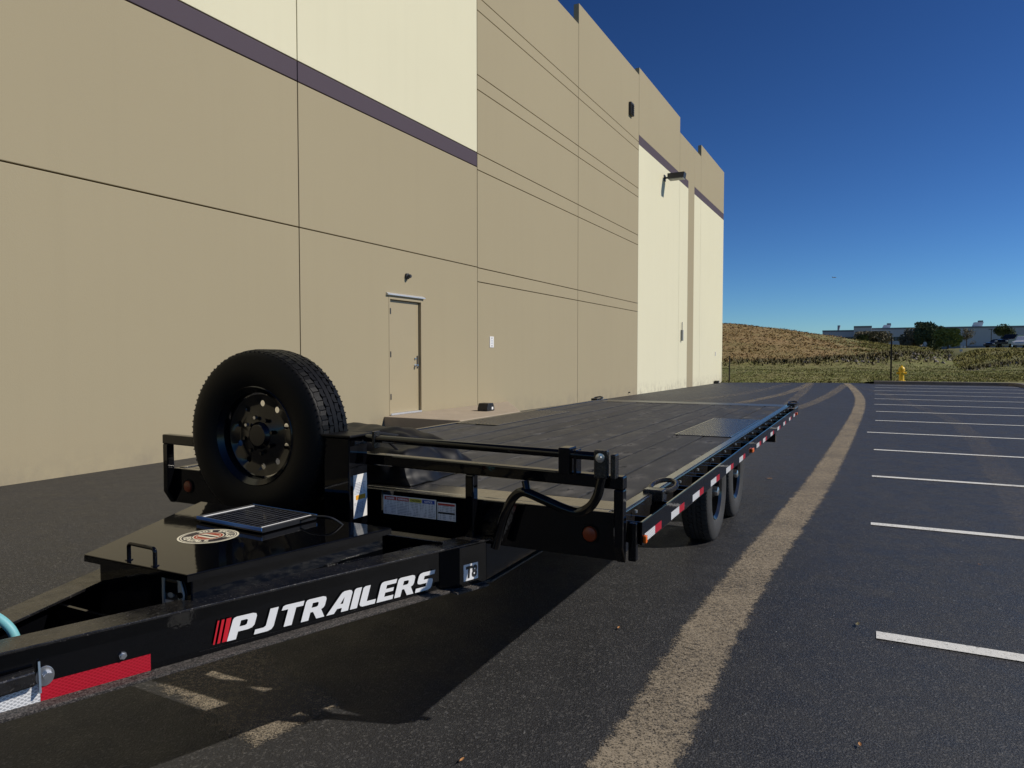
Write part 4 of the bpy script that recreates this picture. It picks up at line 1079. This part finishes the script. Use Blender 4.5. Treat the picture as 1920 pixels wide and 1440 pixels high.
# fallen leaves
for i, (u, v, s_, lb_) in enumerate(((-1.287, 2.123, .020, "tan fallen leaf on asphalt at the bottom edge"), (-1.187, 3.561, .022, "pale tan fallen leaf beside the trailer shadow"), (-.06, 4.197, .034, "curled dark leaf at the end of the nearest stall line"),
                                     (-.026, 2.885, .020, "small brown leaf on asphalt at lower right"), (.665, 5.80, .018, "tiny tan leaf between the two nearest stall lines"), (-1.085, 8.78, .05, "pale scrap on asphalt between wheels and dust track"))):
    e = thing("fallen_leaf", lb_, "leaf", site(u, v, lot_z(u, v)+.006), random.uniform(0, 6))
    pts = [(-1, 0), (-.5, .35), (.1, .42), (.6, .2), (1.1, 0), (.6, -.25), (0, -.4), (-.55, -.3)]
    s_ *= .75; m = MB(); m.v = [(x*s_, y*s_, .006+.35*s_*(y*y+.25*x*x)) for x, y in pts]+[(0, 0, .003)]
    m.f = [(k_, (k_+1) % 8, 8) for k_ in range(8)]
    m.build("blade", "leaf_tan" if i not in (2,) else "weed_dark", e)
    MB().tube([(1.0*s_, 0, .006), (1.6*s_, .2*s_, .012)], .0008, 5).build("stem", "bark", e)

# ================================================================== FAR THINGS
hy_p = site(1.145, 39.4); hz = field_z(hy_p.x, hy_p.y)
hyd = thing("fire_hydrant", "yellow fire hydrant on the grass behind the kerb", "hydrant", (hy_p.x, hy_p.y, hz), -.3)
MB().lathe([(0,0),(.17,0),(.17,.04),(.12,.05),(.115,.10),(.115,.50),(.15,.51),(.15,.56),(.125,.57)], 24, 'Z').build("barrel", "hydrant_yellow", hyd, smooth=True)
MB().lathe([(.135,.57),(.15,.585),(.14,.62),(.11,.68),(.05,.725),(.035,.73),(.035,.78),(0,.785)], 24, 'Z').build("bonnet", "hydrant_yellow", hyd, smooth=True)
for p0, p1, r in (((-.1,0,.40),(-.22,0,.40),.055), ((.1,0,.40),(.22,0,.40),.055), ((0,-.1,.36),(0,-.23,.36),.075)): MB().cyl(p0, p1, r, 14).build("nozzle_cap", "hydrant_yellow", hyd)
pp = site(.70, 40.2); pz_ = field_z(pp.x, pp.y)
po = thing("sign_post", "tall thin dark post left of the yellow hydrant", "post", (pp.x, pp.y, pz_), -TH_S)
MB().box(-.035, .035, -.03, .03, -.1, 2.28-pz_+.1).build("post", "post_dark", po)
pp = site(-7.95, 44.75); pz_ = field_z(pp.x, pp.y)
po = thing("marker_post", "short dark stake by the far corner of the warehouse", "post", (pp.x, pp.y, pz_), -TH_S)
MB().box(-.035, .035, -.03, .03, -.1, 1.6).build("post", "post_dark", po)

# far office/warehouse building
fb_u, fb_v = 14.0, 239.0
fbp = site(0, fb_v, 0)
fb = thing("distant_building", "long blue-grey flat-roofed building beyond the field", "building", fbp, -TH_S)
def fpx(x, y, v=fb_v):   # image column/row -> local u,z on the far facade (survey of the photograph)
    t = (x-960)/1331.0; Y = v/(t*SA[0]+SA[1]); X = t*Y; return X*SR[0]+Y*SR[1], CAM_H+(668-y)/1331.0*Y
uA, _ = fpx(1541, 0); uB, _ = fpx(1600, 0); uC, _ = fpx(1633, 0); uD, _ = fpx(1990, 0)
MB().box(uA, uB, 0, 40, 0, 9.4).build("wall", "far_wall", fb); MB().box(uA-.05, uB, -.06, -.001, 8.9, 9.42).build("parapet", "far_wall_dark", fb)
MB().box(uB+.01, uC, -4, 36, 0, 10.4).build("wall", "far_wall", fb); MB().box(uB, uC+.05, -4.06, -4.001, 9.9, 10.44).build("parapet", "far_wall_dark", fb)
MB().box(uC+.01, uD, 0, 40, 0, 9.9).build("wall", "far_wall", fb); MB().box(uC+.06, uD, -.06, -.001, 9.4, 9.92).build("parapet", "far_wall_dark", fb)
MB().box(uC+.06, uD, -.05, -.001, 0, 4.4).build("lower_wall", "far_wall_dark", fb)
for (x0, x1, y0, y1, off) in ((1577, 1600, 632, 641, 0), (1600.5, 1632, 628, 640, -4), (1660, 1685, 632, 639, 0)):
    a, z1 = fpx(x0, y0); b_, z0 = fpx(x1, y1)
    wd = MB().box(a, b_, off-.10, off-.062, z0, z1).build("window", "far_glass", fb)
    nn_ = 4
    for i in range(1, nn_): MB().box(a+(b_-a)*i/nn_-.08, a+(b_-a)*i/nn_+.08, off-.14, off-.1005, z0, z1).build("mullion", "far_wall_dark", wd)
for (x0, x1, h, nm, mt) in ((1568, 1573, 1.6, "roof_box", "far_wall_dark"), (1652, 1670, 1.0, "roof_unit", "far_white"), (1824, 1845, 1.3, "roof_unit", "far_white")):
    a, _ = fpx(x0, 0); b_, _ = fpx(x1, 0); zt = 9.4 if x0 < 1600 else 9.9
    ru = MB().add([(a, 3, zt), (b_-.4, 3, zt), (b_-.4, 6, zt), (a, 6, zt), (a+.5*(h < 1.5), 3, zt+h), (b_, 3, zt+h), (b_, 6, zt+h), (a+.5*(h < 1.5), 6, zt+h)], [(0,3,2,1),(4,5,6,7),(0,1,5,4),(1,2,6,5),(2,3,7,6),(3,0,4,7)]).build(nm, mt, fb)
    if h < 1.5: MB().box(b_-1.2, b_-.1, 3.5, 5.5, zt+h+.001, zt+h+.5).build("exhaust_hood", "far_wall_dark", ru)
# trees
def tree(label, x, ybase, ytop, wpx, Y, leaf, nleaf, name="tree", lobes=7, dens=1.0, trunk=0.16, lsize=.2):
    X = (x-960)/1331.0*Y; gz = field_z(X, Y); zt = CAM_H+(668-ytop)/1331.0*Y; H = max(1.5, zt-gz); W = wpx/1331.0*Y/2
    e = thing(name, label, "tree", (X, Y, gz), random.uniform(0, 6), "trees in front of the distant building")
    m = MB(); m.tube([(0,0,-.2),(.03*H,.01*H,H*.25),(.01*H,-.02*H,H*.55),(0,0,H*.85)], [trunk, trunk*.8, trunk*.5, trunk*.15], 8)
    ends = []
    for i in range(lobes+3):
        a = i*2.4+random.random(); b0 = random.uniform(.06, .6)*H; L = random.uniform(.5, .95)*W; zz_ = b0+random.uniform(.12, .38)*H
        q = (math.cos(a)*L*.8, math.sin(a)*L*.8, min(zz_, H*.93)); m.tube([(0,0,b0),(q[0]*.5,q[1]*.5,b0+(q[2]-b0)*.65),q], [trunk*.42, trunk*.26, trunk*.1], 6); ends.append(q)
    m.build("trunk", "bark", e, smooth=True)
    cen = [(Vector(q), random.uniform(.26, .46)*W) for q in ends]+[(Vector((0,0,H*.85)), W*.42), (Vector((random.uniform(-.2,.2)*W,0,H*.65)), W*.5)]
    V = []; F = []
    for _ in range(int(nleaf*dens)):
        c_, r = random.choice(cen); d_ = Vector((random.gauss(0,1), random.gauss(0,1), random.gauss(0,.85))); d_ = d_.normalized()*r*random.random()**.45*1.25
        p_ = c_+d_
        if p_.z > H: p_.z = H-random.random()*.3
        if p_.z < .04*H: p_.z = .04*H+random.random()*.6
        s_ = lsize*random.uniform(.5, 1.25); a = Vector((random.gauss(0,1), random.gauss(0,1), random.gauss(0,1))).normalized(); b_ = a.orthogonal().normalized()
        i = len(V); V += [p_-a*s_, p_+b_*s_*.5, p_+a*s_, p_-b_*s_*.5]; F.append((i, i+1, i+2, i+3))
    me = bpy.data.meshes.new("crown"); me.from_pydata(V, [], F); obj_from(me, "crown", leaf, e, fix=False)
tree("broad brownish tree before the left end of the distant building", 1638, 655, 622, 58, 130, "leaf_brown", 3600, dens=1, lsize=.22)
tree("tall dark tree, tallest of the clump in the field", 1738, 658, 604, 44, 140, "leaf_dark", 5200, lobes=11, lsize=.28)
tree("dark bushy tree left of the tallest tree", 1706, 658, 615, 44, 143, "leaf_brown", 4600, lobes=10, lsize=.26)
tree("bright green bushy tree right of the tallest tree", 1776, 659, 616, 42, 132, "leaf_mid", 4800, lobes=10, lsize=.26)
tree("low dark tree beside the bright green tree", 1757, 659, 612, 34, 147, "leaf_dark", 3600, lobes=9, lsize=.26)
tree("sparse thin tree before the long grey wall", 1812, 656, 616, 26, 150, "leaf_brown", 800, lsize=.16, trunk=.12)
tree("rounded dark tree nearest the parked vehicles", 1881, 656, 607, 34, 150, "leaf_dark", 2800, lsize=.22)
tree("low dark shrub at the foot of the distant building", 1615, 655, 640, 26, 128, "leaf_dark", 1600, lsize=.2, trunk=.08)
# light pole
Y = 160; X = (1857-960)/1331*Y; gz = field_z(X, Y)
lpz = CAM_H+(668-618)/1331*Y
e = thing("light_pole", "dark parking light pole before the distant grey wall", "lamp post", (X, Y, gz))
MB().cyl((0,0,0), (0,0,lpz-gz), .10, 10, .07).build("pole", "post_dark", e); MB().box(-.6, .2, -.15, .15, lpz-gz, lpz-gz+.15).build("lamp_head", "post_dark", e)
# small white signs
for x, y0, y1, Y, lb_ in ((1802, 648.5, 656, 120, "left of the two small white signs at the field crest"), (1808, 648.5, 656, 120, "right of the two small white signs at the field crest"), (1801, 655, 659, 96, "tiny white stake on the field crest")):
    X = (x-960)/1331*Y; z1 = CAM_H+(668-y0)/1331*Y; z0 = CAM_H+(668-y1)/1331*Y; gz = field_z(X, Y)
    e = thing("field_sign", lb_, "sign", (X, Y, gz), -.4, "white signs on the field crest")
    MB().box(-.17, .17, -.02, .02, z0-gz, z1-gz).build("sign_panel", "far_white", e); MB().cyl((0,.03,-.1), (0,.03,z0-gz), .03, 6).build("post", "post_dark", e)
# vehicles
def vehicle(label, x, Y, L, H, mat, cat, kind, rz):
    X = (x-960)/1331*Y; gz = field_z(X, Y)+.02
    e = thing("parked_"+kind, label, cat, (X, Y, gz), rz, "vehicles parked at the field crest")
    w = .92
    if kind == "pickup": prof = [(-.5,.28),(-.5,.58),(-.16,.60),(-.10,.98),(.14,1.0),(.26,.64),(.47,.58),(.5,.45),(.5,.28)]
    elif kind == "car": prof = [(-.5,.25),(-.5,.55),(-.42,.66),(-.30,.98),(.02,1.0),(.20,.68),(.44,.60),(.5,.45),(.5,.25)]
    else: prof = [(-.5,.25),(-.5,.62),(-.46,.97),(.06,1.0),(.22,.66),(.46,.60),(.5,.42),(.5,.25)]
    m = MB(); n = len(prof)
    m.v = [(a*L, s_*w, b_*H) for s_ in (-1, 1) for a, b_ in prof]
    m.f = [tuple(range(n)), tuple(range(2*n-1, n-1, -1))]+[(i, (i+1) % n, n+(i+1) % n, n+i) for i in range(n)]
    m.build("body", mat, e, bevel=.06)
    for s_ in (-1, 1):
        a0, a1 = (-.10, .16) if kind == "pickup" else (-.36, .10)
        MB().add([(a0*L, s_*(w+.004), .68*H), (a1*L, s_*(w+.004), .68*H), ((a1-.07)*L, s_*(w+.004), .93*H), ((a0+.03)*L, s_*(w+.004), .93*H)], [(0,1,2,3)]).build("side_window", "car_glass", e)
        for a in (-.31, .31):
            wo_ = MB().cyl((a*L, s_*(w-.2), .36), (a*L, s_*(w+.03), .36), .36, 18).build("wheel", "rubber", e); MB().cyl((a*L, s_*(w+.031), .36), (a*L, s_*(w+.04), .36), .22, 14).build("hubcap", "zinc", wo_)
        MB().box(.495*L, .505*L, s_*.75-.15, s_*.75+.15, .45*H, .54*H).build("headlight", "far_white", e)
    MB().add([(.225*L, -.8, .70*H), (.225*L, .8, .70*H), (.12*L, .75, .96*H), (.12*L, -.75, .96*H)], [(0,1,2,3)]).build("windscreen", "car_glass", e)
vehicle("dark low car, leftmost of the vehicles at the right edge", 1872, 112, 4.6, 1.42, "car_dark", "car", "car", rad(200))
vehicle("dark large van with sloping roof at the right edge", 1897, 106, 5.4, 2.0, "car_dark", "van", "van", rad(205))
vehicle("white pickup cut by the right edge of the photo", 1924, 98, 5.4, 1.75, "car_white", "pickup", "pickup", rad(215))
# aircraft, tiny in the sky
d_ = Vector(((1561-960)/1331, 1, (668-521)/1331)); p_ = d_*1500+Vector((0,0,CAM_H))
e = thing("airplane", "tiny airplane low in the clear sky", "airplane", p_, rad(10))
MB().lathe([(0,-5),(.7,-4),(.8,2),(.3,5),(0,5.5)], 10, 'X').build("fuselage", "far_wall_dark", e); MB().box(-1, .8, -5.5, 5.5, -.1, .1).build("wing", "far_wall_dark", e); MB().box(-4.8, -4, -.1, .1, 0, 2).build("tail_fin", "far_wall_dark", e)
